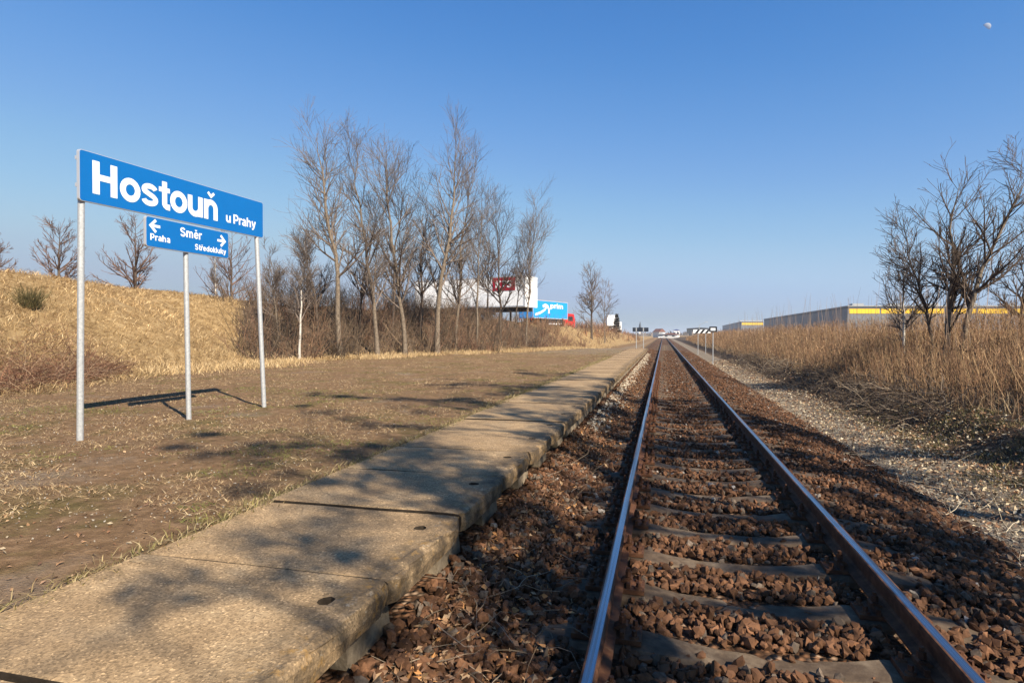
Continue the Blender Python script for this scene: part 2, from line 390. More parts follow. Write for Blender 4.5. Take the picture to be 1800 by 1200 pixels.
# ------------------------------------------------------------------ track: rails, sleepers, fastenings
track = thing('railway_track', 'single railway track with rusty rails on concrete sleepers running to the horizon', 'railway track', (TC, 0, -.17))
def tl(o): o.location = (o.location[0]-TC, o.location[1], o.location[2]+.17); return o
prof = [(-.0335,-.012),(-.029,-.002),(-.021,-.0002),(.021,-.0002),(.029,-.002),(.0335,-.012),(.0335,-.034),(.026,-.040),(.008,-.052),(.0075,-.112),(.02,-.126),(.0625,-.138),(.0625,-.149),(-.0625,-.149),(-.0625,-.138),(-.02,-.126),(-.0075,-.112),(-.008,-.052),(-.026,-.040),(-.0335,-.034)]
ry = np.concatenate([np.arange(-8, 60, 2.0), geo(60, 1500, 40, 2)])
for rx in RAILS:
    n = len(prof); P = np.array(prof)
    V = np.zeros((len(ry), n, 3)); V[..., 0] = P[:, 0] + rx; V[..., 1] = ry[:, None]; V[..., 2] = P[:, 1]
    V[..., 0] += (.004*vnoise(ry, ry*0+rx, 9, 5))[:, None]
    I = np.arange(len(ry)*n).reshape(len(ry), n)
    q = np.stack([I[:-1], np.roll(I[:-1], -1, 1), np.roll(I[1:], -1, 1), I[1:]], -1)
    mi = np.zeros(q.shape[:2], int); mi[:, 2] = 1
    tl(mk('rail', V, q.reshape(-1, 4)[:, ::-1].copy(), [M_RUST, M_RTOP], parent=track, mi=mi.ravel()))
def sleeper_mesh(seed):
    r = np.random.default_rng(seed)
    st = np.array([-1.21,-1.19,-.98,-.75,-.55,-.38,-.2,0,.2,.38,.55,.75,.98,1.19,1.21])
    top = np.interp(np.abs(st), [0,.25,.55,.72,1.0,1.21], [-.222,-.217,-.180,-.172,-.185,-.215])
    V = []
    for i, x in enumerate(st):
        w = .115 if abs(x) > .5 else .095
        if abs(x) > 1.2: w -= .02
        zt = top[i]; j = lambda a: r.normal(0, a)
        V += [(x, -w-.035, zt-.15), (x, -w-.012, zt-.028+j(.003)), (x, -w+.012+j(.005), zt-.004+j(.002)), (x, -w*.35, zt+j(.002)), (x, w*.35, zt+j(.002)), (x, w-.012+j(.005), zt-.004+j(.002)), (x, w+.012, zt-.028+j(.003)), (x, w+.035, zt-.15)]
    k = 8; I = np.arange(len(V)).reshape(len(st), k)
    fs = [[I[i, a], I[i+1, a], I[i+1, (a+1) % k], I[i, (a+1) % k]] for i in range(len(st)-1) for a in range(k)]
    fs += [list(I[0]), list(I[-1][::-1])]
    return V, [f[::-1] for f in fs]
def fastening():
    b = MB(); b.box(-.175, .175, -.085, .085, -.175, -.1495)          # ribbed base plate
    for s in (-1, 1):
        xr = sorted((s*.070, s*.092)); b.box(xr[0], xr[1], -.075, .075, -.1495, -.118)
        b.prism([(s*.035, -.125), (s*.05, -.112), (s*.095, -.098), (s*.105, -.108), (s*.09, -.118), (s*.064, -.1365)], 'y', -.030, .030)
        b.cyl((s*.078, 0, -.112), (s*.078, 0, -.050), .0115, k=7); b.cyl((s*.078, 0, -.1), (s*.078, 0, -.068), .021, .019, 6)
        for q in (-.055, .055):
            b.cyl((s*.140, q, -.1495), (s*.140, q, -.138), .026, .022, 8); b.cyl((s*.140, q, -.138), (s*.140, q, -.112), .0145, .0125, 4)
    return b
SL = []; FA = None
for k in range(-6, 150):
    y = SLEEP0 + SP*k
    if k + 6 < 6:
        o = mk('sleeper', *sleeper_mesh(k+40), M_SLEEPER, parent=track); SL.append(o)
    else: o = again(SL[(k*5+k//7) % 6], track)
    o.location = (rng.normal(0, .012), y + rng.normal(0, .008), .17 + rng.normal(0, .004)); o.rotation_euler = (0, rng.normal(0, .002), rng.normal(0, .006))
    if -1 < y < 34:
        for s in (-.75, .75):
            if FA is None: f = FA = fastening().build('rail_fastening', M_RUST, o)
            else: f = again(FA, o)
            f.location = (s, 0, 0)

# ------------------------------------------------------------------ platform
plat = thing('platform', 'low station platform of brown concrete slabs with worn edge beside the track', 'platform', (-1.9, 22, -.4))
def slab_mesh(seed):
    r = np.random.default_rng(seed)
    PX = [-2.585,-2.58,-2.2,-1.8,-1.43,-1.31,-1.27,-1.235,-1.205,-1.193,-1.19,-1.20]
    PZ = [.12,.247,.25,.25,.25,.25,.25,.248,.241,.226,.185,.125]
    st = np.array([.010,.022,.07,.2,.33,.46,.58,.68,.79,.9,.980,.992])
    n = len(PX); V = np.zeros((len(st), n, 3))
    for i, y in enumerate(st):
        e = min(y, 1-y); pull = .035*math.exp(-(e/.035)**1.3) + max(0, r.normal(0, .009))
        V[i, :, 0] = PX; V[i, 7:, 0] -= pull * np.array([.3, .6, .9, 1, 1]); V[i, :, 1] = y; V[i, :, 2] = PZ
        V[i, 1:8, 2] -= .007*math.exp(-(e/.014)**2)
        V[i, 7:11, 0] += r.normal(0, .006, 4); V[i, 7:11, 2] += r.normal(0, .004, 4)
        V[i, 2:6, 2] += r.normal(0, .0015, 4)
    I = np.arange(V[..., 0].size).reshape(len(st), n); fs = []
    hole = (7, 4)
    for i in range(len(st)-1):
        for a in range(n-1):
            if (i, a) != hole: fs.append([I[i, a], I[i+1, a], I[i+1, a+1], I[i, a+1]])
        fs.append([I[i, n-1], I[i+1, n-1], I[i+1, 0], I[i, 0]])
    fs += [list(I[0][::-1]), list(I[-1])]
    V = V.reshape(-1, 3)
    c = [I[7, 4], I[8, 4], I[8, 5], I[7, 5]]; ctr = V[c].mean(0)
    ring = []; Vx = list(map(tuple, V))
    order = [math.atan2(*(V[i]-ctr)[1::-1]) for i in c]; sg = 1 if ((order[1]-order[0]+math.pi) % (2*math.pi)-math.pi) > 0 else -1
    for q, dz in ((.040, -.003), (.033, -.09)):
        rr = []
        for j in range(8):
            a_ = order[0] + sg*j*math.pi/4; w_ = q*r.uniform(.82, 1.15); rr.append(len(Vx)); Vx.append((ctr[0]+w_*math.cos(a_), ctr[1]+w_*math.sin(a_), ctr[2]+dz))
        ring.append(rr)
    fs += [[c[j], c[(j+1) % 4], ring[0][(2*j+2) % 8], ring[0][2*j+1], ring[0][2*j]] for j in range(4)]
    rim = len(fs)
    fs += [[ring[0][j], ring[0][(j+1) % 8], ring[1][(j+1) % 8], ring[1][j]] for j in range(8)]
    fs.append(ring[1])
    ends = set(I[0]); ende = set(I[-1])
    mi = [1 if (set(f) <= ends or set(f) <= ende) or k >= rim else 0 for k, f in enumerate(fs)]
    return Vx, fs, mi
SB = []
for k in range(52):
    y = 2.47 + 1.005*(k-5)
    if k < 7: v_, f_, m_ = slab_mesh(k+3); o = mk('slab', v_, f_, [M_CONC, M_GRIME_SHADE], parent=plat, mi=m_); SB.append(o)
    else: o = again(SB[(k*3) % 7], plat)
    o.location = (1.9 + rng.normal(0, .014), y - 22, .4 + rng.normal(0, .003)); o.rotation_euler = (rng.normal(0, .002), rng.normal(0, .0015), rng.normal(0, .0012))
B0 = None
for k in range(52):
    y = 2.47 + 1.005*(k-5)
    if B0 is None:
        b = MB(); b.prism([(-1.95,-.6),(-1.27,-.6),(-1.29,-.1),(-1.31,.115),(-1.95,.115)], 'y', -.2, .2); B0 = b.build('support_block', m_noisy('support concrete', [(.3, (.10,.075,.05)), (.7, (.30,.24,.165))], 6, bump=.8, dist=.03), plat); o = B0
    else: o = again(B0, plat)
    o.location = (1.9, y - 22 + rng.normal(0, .04), .4); o.scale = (1, 1 if y < 8 else 2.3, 1)

# ------------------------------------------------------------------ station signs
def arc(cx, cy, rx, ry, a0, a1, n=14):
    t = np.radians(np.linspace(a0, a1, n)); return [(cx+rx*math.cos(q), cy+ry*math.sin(q)) for q in t]
XH = .74                                            # heavy grotesque letters, cap height 1: strokes (points, width), advance
def g_arch(x0, x1): r = (x1-x0)/2; return [((x0), .0), (x0, .42)] , arc((x0+x1)/2, XH-.10-.21, r, .21, 180, 0) + [(x1, 0)]
GL = {
 'H': ([([(.105,0),(.105,1)],.21),([(.675,0),(.675,1)],.21),([(.1,.52),(.68,.52)],.18)], .92),
 'P': ([([(.105,0),(.105,1)],.21),([(.1,.915),(.42,.915)]+arc(.42,.665,.205,.25,90,-90)+[(.1,.415)],.17)], .82),
 'S': ([(arc(.36,.72,.265,.195,15,205,16)+arc(.37,.275,.285,.19,110,-165,22)[0:0]+[(.16,.58),(.36,.51),(.56,.43)]+arc(.37,.275,.275,.19,40,-170,18),.185)], .84),
 'o': ([(arc(.36,.37,.26,.285,0,360,30),.19)], .80),
 's': ([(arc(.315,.535,.215,.125,10,215,14)+[(.2,.44),(.32,.385),(.45,.33)]+arc(.32,.215,.225,.13,45,-175,16),.165)], .72),
 't': ([([(.22,.95),(.22,.22)]+arc(.36,.20,.14,.115,180,280,8)+[(.44,.085)],.19),([(.0,.665),(.44,.665)],.15)], .50),
 'u': ([([(.10,XH),(.10,.30)]+arc(.325,.295,.225,.21,180,350,14),.195),([(.565,0),(.565,XH)],.195)], .78),
 'n': ([([(.10,0),(.10,XH)],.195),(arc(.335,.43,.225,.225,170,0,14)+[(.56,0)],.195)], .78),
 'h': ([([(.10,0),(.10,1)],.195),(arc(.335,.43,.225,.225,170,0,14)+[(.56,0)],.195)], .78),
 'm': ([([(.10,0),(.10,XH)],.19),(arc(.30,.44,.195,.215,170,0,12)+[(.495,0)],.18),(arc(.69,.44,.195,.215,170,0,12)+[(.885,0)],.18)], 1.10),
 'r': ([([(.10,0),(.10,XH)],.195),(arc(.36,.40,.26,.26,170,80,10)+[(.46,.655)],.18)], .52),
 'a': ([(arc(.32,.50,.21,.165,165,0,14)+[(.53,.10),(.57,0)],.18),(arc(.285,.205,.19,.13,60,330,18)+[(.5,.2)],.15),([(.3,.40),(.5,.43)],.13)], .76),
 'e': ([(arc(.345,.37,.25,.285,0,325,26),.175),([(.10,.37),(.675,.37)][:1]+[(.59,.37)],.13)], .76),
 'd': ([(arc(.33,.37,.235,.285,0,360,26),.18),([(.60,0),(.60,1)],.195)], .80),
 'k': ([([(.10,0),(.10,1)],.195),([(.15,.33),(.52,XH)],.19),([(.27,.45),(.56,0)],.2)], .72),
 'l': ([([(.10,0),(.10,1)],.195)], .36),
 'i': ([([(.10,0),(.10,XH)],.195),([(.10,.84),(.10,1)],.195)], .36),
 'p': ([([(.10,-.22),(.10,XH)],.195),(arc(.365,.37,.24,.285,0,360,26),.18)], .80),
 'y': ([([(.09,XH),(.35,.06)],.19),([(.60,XH),(.345,.02)]+[(.28,-.10),(.20,-.14),(.08,-.13)],.18)], .70),
 'K': ([([(.105,0),(.105,1)],.21),([(.15,.40),(.66,1)],.2),([(.33,.58),(.70,0)],.22)], .86),
 'T': ([([(.34,0),(.34,1)],.21),([(0,.91),(.68,.91)],.18)], .78),
 ' ': ([], .36),
}
CARON = ([(-.15,1.04),(.0,.90),(.15,1.04)], .10)
def ribbon(pts, w):
    P = np.array(pts, float); d = unit(np.diff(P, axis=0)); t = np.vstack([d[:1], unit(d[:-1]+d[1:]), d[-1:]])
    n = np.stack([-t[:, 1], t[:, 0]], -1); c = np.ones(len(P)); c[1:-1] = 1/np.maximum(.6, np.sum(n[1:-1]*np.stack([-d[:-1, 1], d[:-1, 0]], -1), -1))
    L = P + n*(w/2*c)[:, None]; R = P - n*(w/2*c)[:, None]; k = len(P)
    return np.vstack([L, R]), [[i, k+i, k+i+1, i+1] for i in range(k-1)]
def letters(text, cap, name, parent, m, to3, track_=0.0, squeeze=1.0, italic=0.0, start=(0, 0)):
    """lettering as thin proud strokes; to3 maps (u, v, depth) into the thing"""
    b = MB(); x = 0.0; lay = 0
    for chx in text:
        base = {'ň': 'n', 'ě': 'e', 'ř': 'r'}.get(chx, chx); gl, adv = GL[base]; gl = list(gl)
        if base != chx: gl.append(([(p+(.34 if base != 'r' else .26), q-.02) for p, q in CARON[0]], CARON[1]))
        for pts, w in gl:
            V, Fs = ribbon([(p, q) for p, q in pts], w*1.06); lay = (lay+1) % 7
            b.add([to3(start[0]+(x+p+italic*q)*cap*squeeze, start[1]+q*cap, .0012+.0004*lay) for p, q in V], Fs)
        x += adv + track_
    return b.build(name, m, parent), x*cap*squeeze

def rrect(w, h, r, n=5):
    out = []
    for cx, cy, a in ((w-r, r, -90), (w-r, h-r, 0), (r, h-r, 90), (r, r, 180)): out += arc(cx, cy, r, r, a, a+90, n)
    return out
def board(parent, y0, z0, L, Hh, x, tilt=0.0):
    """panel facing +x with an aluminium edge; returns mapping for print on the face"""
    b = MB(); b.prism([(y0+p, z0+q+p*tilt) for p, q in rrect(L, Hh, .03)], 'x', x-.035, x); o = b.build('edge_frame', M_ALU, parent)
    b = MB(); b.prism([(y0+.007+p, z0+.007+q+(p+.007)*tilt) for p, q in rrect(L-.014, Hh-.014, .028)], 'x', x-.03, x+.003); f = b.build('panel', M_BLUE, parent)
    return lambda u, v, d: (x+.003+d, y0+u, z0+v+u*tilt)
def post(parent, p, q, r=.032, m=None, name='post', k=14):
    b = MB(); b.cyl(p, q, r, k=k); return b.build(name, m or M_GALV, parent, smooth=False)
SX, SY = -6.2, 6.6
G0 = gz(-6.2, 6.6)
st = thing('station_name_sign', 'large blue station name board lettered in white on two galvanised posts', 'sign', (SX, SY, G0))
zz = lambda z: z - G0
mp = board(st, 5.12-SY, zz(2.838), 3.07, .565, .0, .022)
letters('Hostouň', .370, 'lettering', st, M_WHITE, mp, start=(.155, .108), squeeze=1.06, track_=-.05)
letters('u Prahy', .138, 'lettering', st, M_WHITE, mp, start=(2.24, .125), squeeze=1.06, track_=-.045)
post(st, (-.07, 5.16-SY, zz(.05)), (-.05, 5.19-SY, zz(3.33)), .034); post(st, (.08, 8.10-SY, zz(.05)), (-.05, 8.07-SY, zz(3.4)), .034)
for yy in (5.19, 8.07):
    for z0 in (3.0, 3.3): b = MB(); b.box(-.09, -.03, yy-SY-.045, yy-SY+.045, zz(z0), zz(z0+.04)); b.build('clamp', M_ALU, st)
s2 = thing('direction_sign', 'smaller blue direction board with white arrows on a single post under the name board', 'sign', (SX+.06, SY, G0))
mp = board(s2, 5.92-SY, zz(2.45), 1.42, .375, .0, .014)
letters('Směr', .118, 'lettering', s2, M_WHITE, mp, start=(.53, .20))
letters('Praha', .082, 'lettering', s2, M_WHITE, mp, start=(.06, .085), squeeze=1.05)
letters('Středokluky', .078, 'lettering', s2, M_WHITE, mp, start=(.78, .055), squeeze=1.0, track_=.0)
for u, s in ((.06, 1), (1.345, -1)):
    b = MB()
    for i, (pts, w) in enumerate((([(0, 0), (.15, 0)], .034), ([(.085, .075), (.005, 0), (.085, -.075)], .036))):
        V, Fs = ribbon([(u+s*p, .265-(.025 if s < 0 else 0)+q) for p, q in pts], w); b.add([mp(p, q, .0012+.0006*i) for p, q in V], Fs)
    b.build('arrow', M_WHITE, s2)
post(s2, (.0, 6.58-SY, zz(.05)), (-.06, 6.60-SY, zz(2.78)), .032)
b = MB(); b.box(-.09, -.03, -.06, .06, zz(2.6), zz(2.64)); b.build('clamp', M_ALU, s2)

# line-side boards further along the track
def at(px, py, depth): return EYE + ray(px, py)*depth
def plate_sign(name, label, px0, px1, py0, py1, posts, gy, m_face, frame=None, stripes=False, bracket=False, gz_=None):
    """board squarely facing the camera side of the track at the distance where its posts meet the ground"""
    y = gy; d = y*math.cos(YAW)
    A = EYE + ray(px0, py1)*(y/ray(px0, py1)[1]); B = EYE + ray(px1, py0)*(y/ray(px1, py0)[1])
    cx = (A[0]+B[0])/2; w = B[0]-A[0]; h = B[2]-A[2]; g = gz(cx, y) if gz_ is None else gz_
    t = thing(name, label, 'sign', (cx, y, g))
    z0 = A[2]-g
    b = MB(); b.box(-w/2, w/2, -.012, .012, z0, z0+h); b.build('board', m_face, t)
    if frame:
        b = MB(); e = .055
        for q in ((-w/2-e/2, w/2+e/2, z0-e/2, z0+e), (-w/2-e/2, w/2+e/2, z0+h-e, z0+h+e/2), (-w/2-e/2, -w/2+e, z0+e, z0+h-e), (w/2-e, w/2+e/2, z0+e, z0+h-e)):
            b.box(q[0], q[1], -.02, .016, q[2], q[3])
        b.build('frame', frame, t)
    if stripes:
        n = 3; sw = w/(2*n+1.0)
        for i in range(n):
            x0 = -w/2 + sw*(1.0+2*i); sl = h*.75
            b = MB(); b.prism([(x0-sl/4, z0+.004), (x0+sw-sl/4, z0+.004), (x0+sw+sl*.75, z0+h-.004), (x0+sl*.75, z0+h-.004)], 'y', -.016, -.0125); b.build('stripe', M_BLACK, t)
    for pxp in posts:
        X0 = EYE[0] + ray(pxp, 600)[0]*(y/ray(pxp, 600)[1]) - cx
        post(t, (X0, .045, -.3), (X0, .045, z0+h*.9), .03, k=8)
        if bracket: b = MB(); b.box(X0-.05, X0+.05, -.03, -.012, z0+.02, z0+h-.02); b.build('bracket', M_GALV, t)
    return t
plate_sign('stop_board', 'dark horizontal board on two thin posts at the far end of the platform', 1112, 1140, 575.5, 583, (1118.5, 1131), 54, M_DARK, bracket=True)
plate_sign('striped_warning_board', 'white board with black diagonal stripes on two posts right of the track', 1218.5, 1249, 579, 585.5, (1227, 1240.5), 60, M_WHITE, stripes=True)
plate_sign('framed_marker_board', 'small white board with black frame on a single post right of the track', 1247.5, 1259.5, 574.5, 582.5, (1253.3,), 40, M_WHITE, frame=M_BLACK)

# ------------------------------------------------------------------ bare trees
M_BARK = m_noisy('grey brown bark', [(.3, (.082,.061,.045)), (.55, (.172,.135,.098)), (.75, (.295,.238,.172))], 9, .9, .5, .01)
M_PALE = m_noisy('pale birch bark', [(.34, (.082,.070,.057)), (.44, (.394,.353,.303)), (.7, (.541,.508,.451))], 7, .8, .3, .01)
M_DKBARK = m_noisy('dark bark', [(.3, (.045,.033,.025)), (.7, (.123,.090,.066))], 9, .9, .5, .01)
M_TWIG = m_noisy('grey twigs', [(.3, (.082,.061,.049)), (.7, (.205,.164,.135))], 5, .85, .1, .01)
M_TWIGR = m_noisy('reddish twigs', [(.3, (.082,.049,.037)), (.7, (.197,.127,.098))], 5, .85, .1, .01)
M_TWIGD = m_noisy('dark twigs', [(.3, (.041,.029,.021)), (.7, (.115,.082,.061))], 5, .85, .1, .01)
UPZ = np.array([0, 0, 1.0])
def grow(r, P, R, n, t0, t1, ang, length, seg, up, wob, rmul, rend, fall=.6):
    """n children on parent paths"""
    N, k, _ = P.shape
    Lp = np.linalg.norm(P[:, -1]-P[:, 0], axis=1); w = Lp/Lp.sum()
    pi = r.choice(N, n, p=w); t = r.uniform(t0, t1, n)
    x = t*(k-1); i = np.minimum(x.astype(int), k-2); f = (x-i)[:, None]
    p0 = P[pi, i]*(1-f) + P[pi, i+1]*f; tan = unit(P[pi, i+1]-P[pi, i]); rp = R[pi, i]*(1-f[:, 0]) + R[pi, i+1]*f[:, 0]
    a = unit(np.cross(tan, r.normal(size=(n, 3)))); th = np.radians(r.normal(ang, 9, n))[:, None]
    d = unit(tan*np.cos(th) + a*np.sin(th) + UPZ*up*.4)
    L = length*(1-fall*t)*r.uniform(.55, 1.2, n)
    Q = np.zeros((n, seg+1, 3)); Q[:, 0] = p0
    for s in range(seg):
        d = unit(d + UPZ*up*.22 + r.normal(0, wob, (n, 3))); Q[:, s+1] = Q[:, s] + d*(L/seg)[:, None]
    r0 = np.minimum(rp*rmul, rp*.9); tt = np.linspace(0, 1, seg+1)[None]
    return Q, np.maximum(r0[:, None]*(1-tt) + rend*tt, rend)
def make_tree(name, label, base, height, r0, lean=(0, 0), seed=0, nb=(16, 90, 420), lens=(.34, .16, .085), ang=(38, 38, 38), start=.22, up=.9, bark=None, twig=None, wob=.10, group=None, cat='tree', rt=.0055, trunks=1, spread=0.0, curve=.05):
    r = np.random.default_rng(seed); t = thing(name, label, cat, tuple(base), 0, group)
    k = 12; Ps = []; Rs = []
    for q in range(trunks):
        hh = height*(1 if q == 0 else r.uniform(.65, .95)); tt = np.linspace(0, 1, k)[:, None]
        a = r.uniform(0, 6.28); ln = np.array([lean[0], lean[1], 0]) + (spread*hh*np.array([math.cos(a), math.sin(a), 0]) if trunks > 1 else 0)
        P = tt*UPZ*hh + (tt**1.3)*ln
        w = np.cumsum(r.normal(0, curve, (k, 3)), 0)*[1, 1, .2]; w -= w[:1]; P = P + w*tt*hh*.12; P[0] = (0, 0, 0); P[0, 2] = -.25
        Ps.append(P); Rs.append(np.maximum(r0*(1-tt[:, 0])**.85*(1 if q == 0 else .75), rt*1.3)); Rs[-1][0] *= 1.35
    T, TR = np.array(Ps), np.array(Rs)
    V, f = tubes(T, TR, 7); mk('trunk', V, f, bark or M_BARK, smooth=True, parent=t)
    A, AR = grow(r, T, TR, nb[0]*trunks, start, .97, ang[0], height*lens[0], 6, up, wob, .62, rt*1.3, .62)
    B, BR = grow(r, np.concatenate([A]), AR, nb[1]*trunks, .12, 1, ang[1], height*lens[1], 4, up*.8, wob*1.2, .7, rt, .5)
    Cc, CR = grow(r, B, BR, nb[2]*trunks, .1, 1, ang[2], height*lens[2], 3, up*.6, wob*1.4, .75, rt*.75, .4)
    D, DR = grow(r, A, AR, nb[2]*trunks//3, .3, 1, ang[2], height*lens[2], 3, up*.6, wob*1.4, .5, rt*.75, .4)
    parts = [tubes(A, AR, 4), tubes(B, BR, 3), tubes(Cc, CR, 3), tubes(D, DR, 3)]
    V, f = join(parts); mk('crown', V, f, twig or M_TWIG, parent=t)
    return t
def spot(px, s, far=None):
    """ground point on the view line through column px, s metres up the bank from its foot (or at distance y = far)"""
    d = ray(px, 600)
    if far is None:
        ysq = np.linspace(8, 140, 4000); sx = d[0]/d[1]*ysq; ok = np.where(foot(ysq) - sx >= s)[0]
        # along the line: first place that is s metres beyond the foot
        far = ysq[ok[0]] if len(ok) else 60
    x = d[0]/d[1]*far; return np.array([x, far, gz(x, far)])
def top_h(b, py): dep = (b-EYE) @ FWD; return EYE[2] + (588-py)/F*dep - b[2]
GRP = 'bare trees on the embankment'
grove = [  # column, metres up the bank, top row, lean in px, trunk radius, bark, label
 (597, .9, 198, -40, .15, 0, 'tallest bare tree at the left end of the grove, crown reaching highest'),
 (526, .4, 400, 6, .06, 1, 'slim pale-barked young tree at the left edge of the grove'),
 (664, .5, 235, -48, .12, 0, 'bare tree leaning left in the middle of the grove'),
 (712, .2, 232, -25, .13, 0, 'bare tree with a crooked foot, left of the thick straight tree'),
 (768, .4, 212, 18, .17, 0, 'thick straight pale-trunked tree in the middle of the grove'),
 (800, 1.5, 255, 30, .10, 0, 'bare tree just right of the thick straight tree'),
 (838, 1.2, 330, 12, .08, 0, 'slender bare tree in front of the middle of the white trailer'),
 (880, 2.0, 345, -8, .11, 2, 'dark-trunked bare tree in front of the red panel of the trailer'),
 (924, 1.0, 322, 18, .08, 0, 'rightmost bare tree of the grove, by the rear end of the white trailer'),
 (630, 2.5, 330, 25, .08, 2, 'thin dark tree between the tallest tree and the left-leaning one'),
 (740, 2.4, 300, 10, .09, 2, 'dark thin tree right behind the crooked-footed tree'),
 (560, 2.6, 375, -30, .07, 2, 'short dark tree behind the left end of the grove'),
 (690, 3.4, 265, 22, .09, 2, 'dark straight tree standing back in the middle of the grove'),
 (488, 2.6, 430, -14, .05, 0, 'low sparse tree between the sign and the grove'),
 (855, 3.6, 370, 8, .07, 2, 'small dark tree close in front of the white trailer'),
 (905, 2.9, 385, 26, .06, 2, 'small tree leaning right beside the red panel'),
]
for i, (px, s, tp, ln, r0, bk, lab) in enumerate(grove):
    b = spot(px, s); h = top_h(b, tp)*.91; dep = (b-EYE) @ FWD; lx = ln/F*dep
    make_tree('bare_tree', lab, b, h, r0, (lx*RGT[0], lx*RGT[1]), 100+i, (28, 170, 640), (.36, .17, .09), (46, 40, 38), .2 if r0 > .09 else .25, .42, (M_BARK, M_PALE, M_DKBARK)[bk], (M_TWIG, M_TWIG, M_TWIGD)[bk], .075, GRP, rt=.0062, curve=.14)
back = [
 (105, 28, 398, 'round bare tree on the ridge left of the sign, left of the tall post', M_TWIGR),
 (238, 30, 392, 'round bare tree on the ridge between the two left sign posts', M_TWIGR),
 (-12, 26, 425, 'bare tree on the ridge cut by the left edge of the picture', M_TWIGR),
 (408, 40, 400, 'brown upright tree behind the right post of the sign', M_TWIGR),
]
for i, (px, yy, tp, lab, tw) in enumerate(back):
    b = spot(px, 0, yy); h = max(3.5, top_h(b, tp))
    make_tree('bare_tree', lab, b, h, .11, (0, 0), 200+i, (36, 150, 480), (.54, .18, .08), (60, 34, 34), .08, .3, M_DKBARK, tw, .05, 'bare trees on the ridge', rt=.010)
b = spot(379, 0, 33); make_tree('birch', 'thin white-barked birch behind the small direction sign', b, top_h(b, 440), .06, (0, 0), 230, (16, 80, 260), (.3, .15, .09), (40, 40, 40), .3, .6, M_PALE, M_TWIG, .08, rt=.007)
b = spot(1040, 0, 72); make_tree('bare_tree', 'lone round bare tree on the bank right of the blue trailer', b, top_h(b, 480), .14, (0, 0), 240, (34, 170, 560), (.42, .2, .1), (52, 40, 38), .18, .3, M_DKBARK, M_TWIG, .08, rt=.012)
b = spot(1063, 0, 76); make_tree('bare_tree', 'slim pale tree just right of the lone round tree', b, top_h(b, 500), .07, (0, 0), 241, (20, 90, 300), (.36, .2, .1), (48, 38, 36), .25, .3, M_BARK, M_TWIG, .08, rt=.011)
# birches on the right bank
for i, (px, yy, tp, ln, r0, tr, bk, lab) in enumerate([
 (1588, 21, 425, 10, .045, 1, M_PALE, 'thin pale birch at the left of the right-hand bank trees'),
 (1664, 19, 318, 14, .085, 1, M_BARK, 'upright bare tree with dense crown on the right bank'),
 (1690, 18.5, 300, 92, .085, 1, M_BARK, 'bare tree leaning right on the right bank, forked low'),
 (1640, 20, 380, -30, .05, 1, M_DKBARK, 'low bare tree leaning left on the right bank'),
 (1795, 22, 400, 10, .06, 1, M_BARK, 'bare tree on the right bank at the right edge of the picture')]):
    b = spot(px, 0, yy); dep = (b-EYE) @ FWD; lx = ln/F*dep
    make_tree('bare_tree', lab, b, top_h(b, tp), r0, (lx*RGT[0], lx*RGT[1]), 300+i, (28, 150, 520), (.46, .2, .09), (48, 40, 38), .14, .32, bk, M_TWIGD if bk is not M_PALE else M_TWIG, .09, 'bare trees on the right bank', rt=.0055, curve=.12)
# trees out of view beside the photographer, still holding clumps of dead leaves; their shade falls on the platform
def shade_tree(label, base, h, seed, ncl, lean):
    t = make_tree('leaf_clad_tree', label, base, h, .11, lean, seed, (26, 110, 260), (.36, .18, .09), (50, 40, 36), .2, .35, M_BARK, M_TWIG, .09, 'trees out of view beside the track', rt=.008)
    r = np.random.default_rng(seed+7); cr = [o for o in t.children if o.name.startswith('crown')][0]
    co = np.zeros(len(cr.data.vertices)*3, np.float32); cr.data.vertices.foreach_get('co', co); co = co.reshape(-1, 3); co = co[co[:, 2] > h*.27]
    cc = co[r.integers(0, len(co), ncl)]; n = ncl*100; rad = np.repeat(r.uniform(.12, .38, ncl), 100)
    P = np.repeat(cc, 100, 0) + unit(r.normal(size=(n, 3)))*(rad*r.random(n)**.4)[:, None]*[1.15, 1.15, .7]
    a = unit(r.normal(size=(n, 3))); b_ = unit(np.cross(a, r.normal(size=(n, 3)))); z = r.uniform(.025, .048, (n, 1))
    V = np.stack([P-a*z, P+b_*z*.6, P+a*z, P-b_*z*.6], 1).reshape(-1, 3)
    mk('dead_leaves', V, np.arange(n*4).reshape(n, 4), M_LEAF, col=np.repeat(np.array([[.25,.15,.08]])*r.uniform(.6, 1.4, (n, 1)), 4, 0), parent=t)
SHADE = [(5.4, -2.0, 11.0, 140, 'leaf-clad tree behind the photographer shading the nearest slabs'), (6.4, 1.2, 12.0, 170, 'leaf-clad tree beside the photographer shading the middle slabs'), (7.4, 3.9, 12.5, 170, 'leaf-clad tree to the right of the view shading the platform further on'), (8.6, 6.2, 12.0, 150, 'leaf-clad tree furthest along, right of the view, above the weeds')]
for i, (x, y, h, ncl, lab) in enumerate(SHADE): shade_tree(lab, (x, y, gz(x, y)), h, 400+i, ncl, (rng.normal(0, .3), rng.normal(0, .3)))
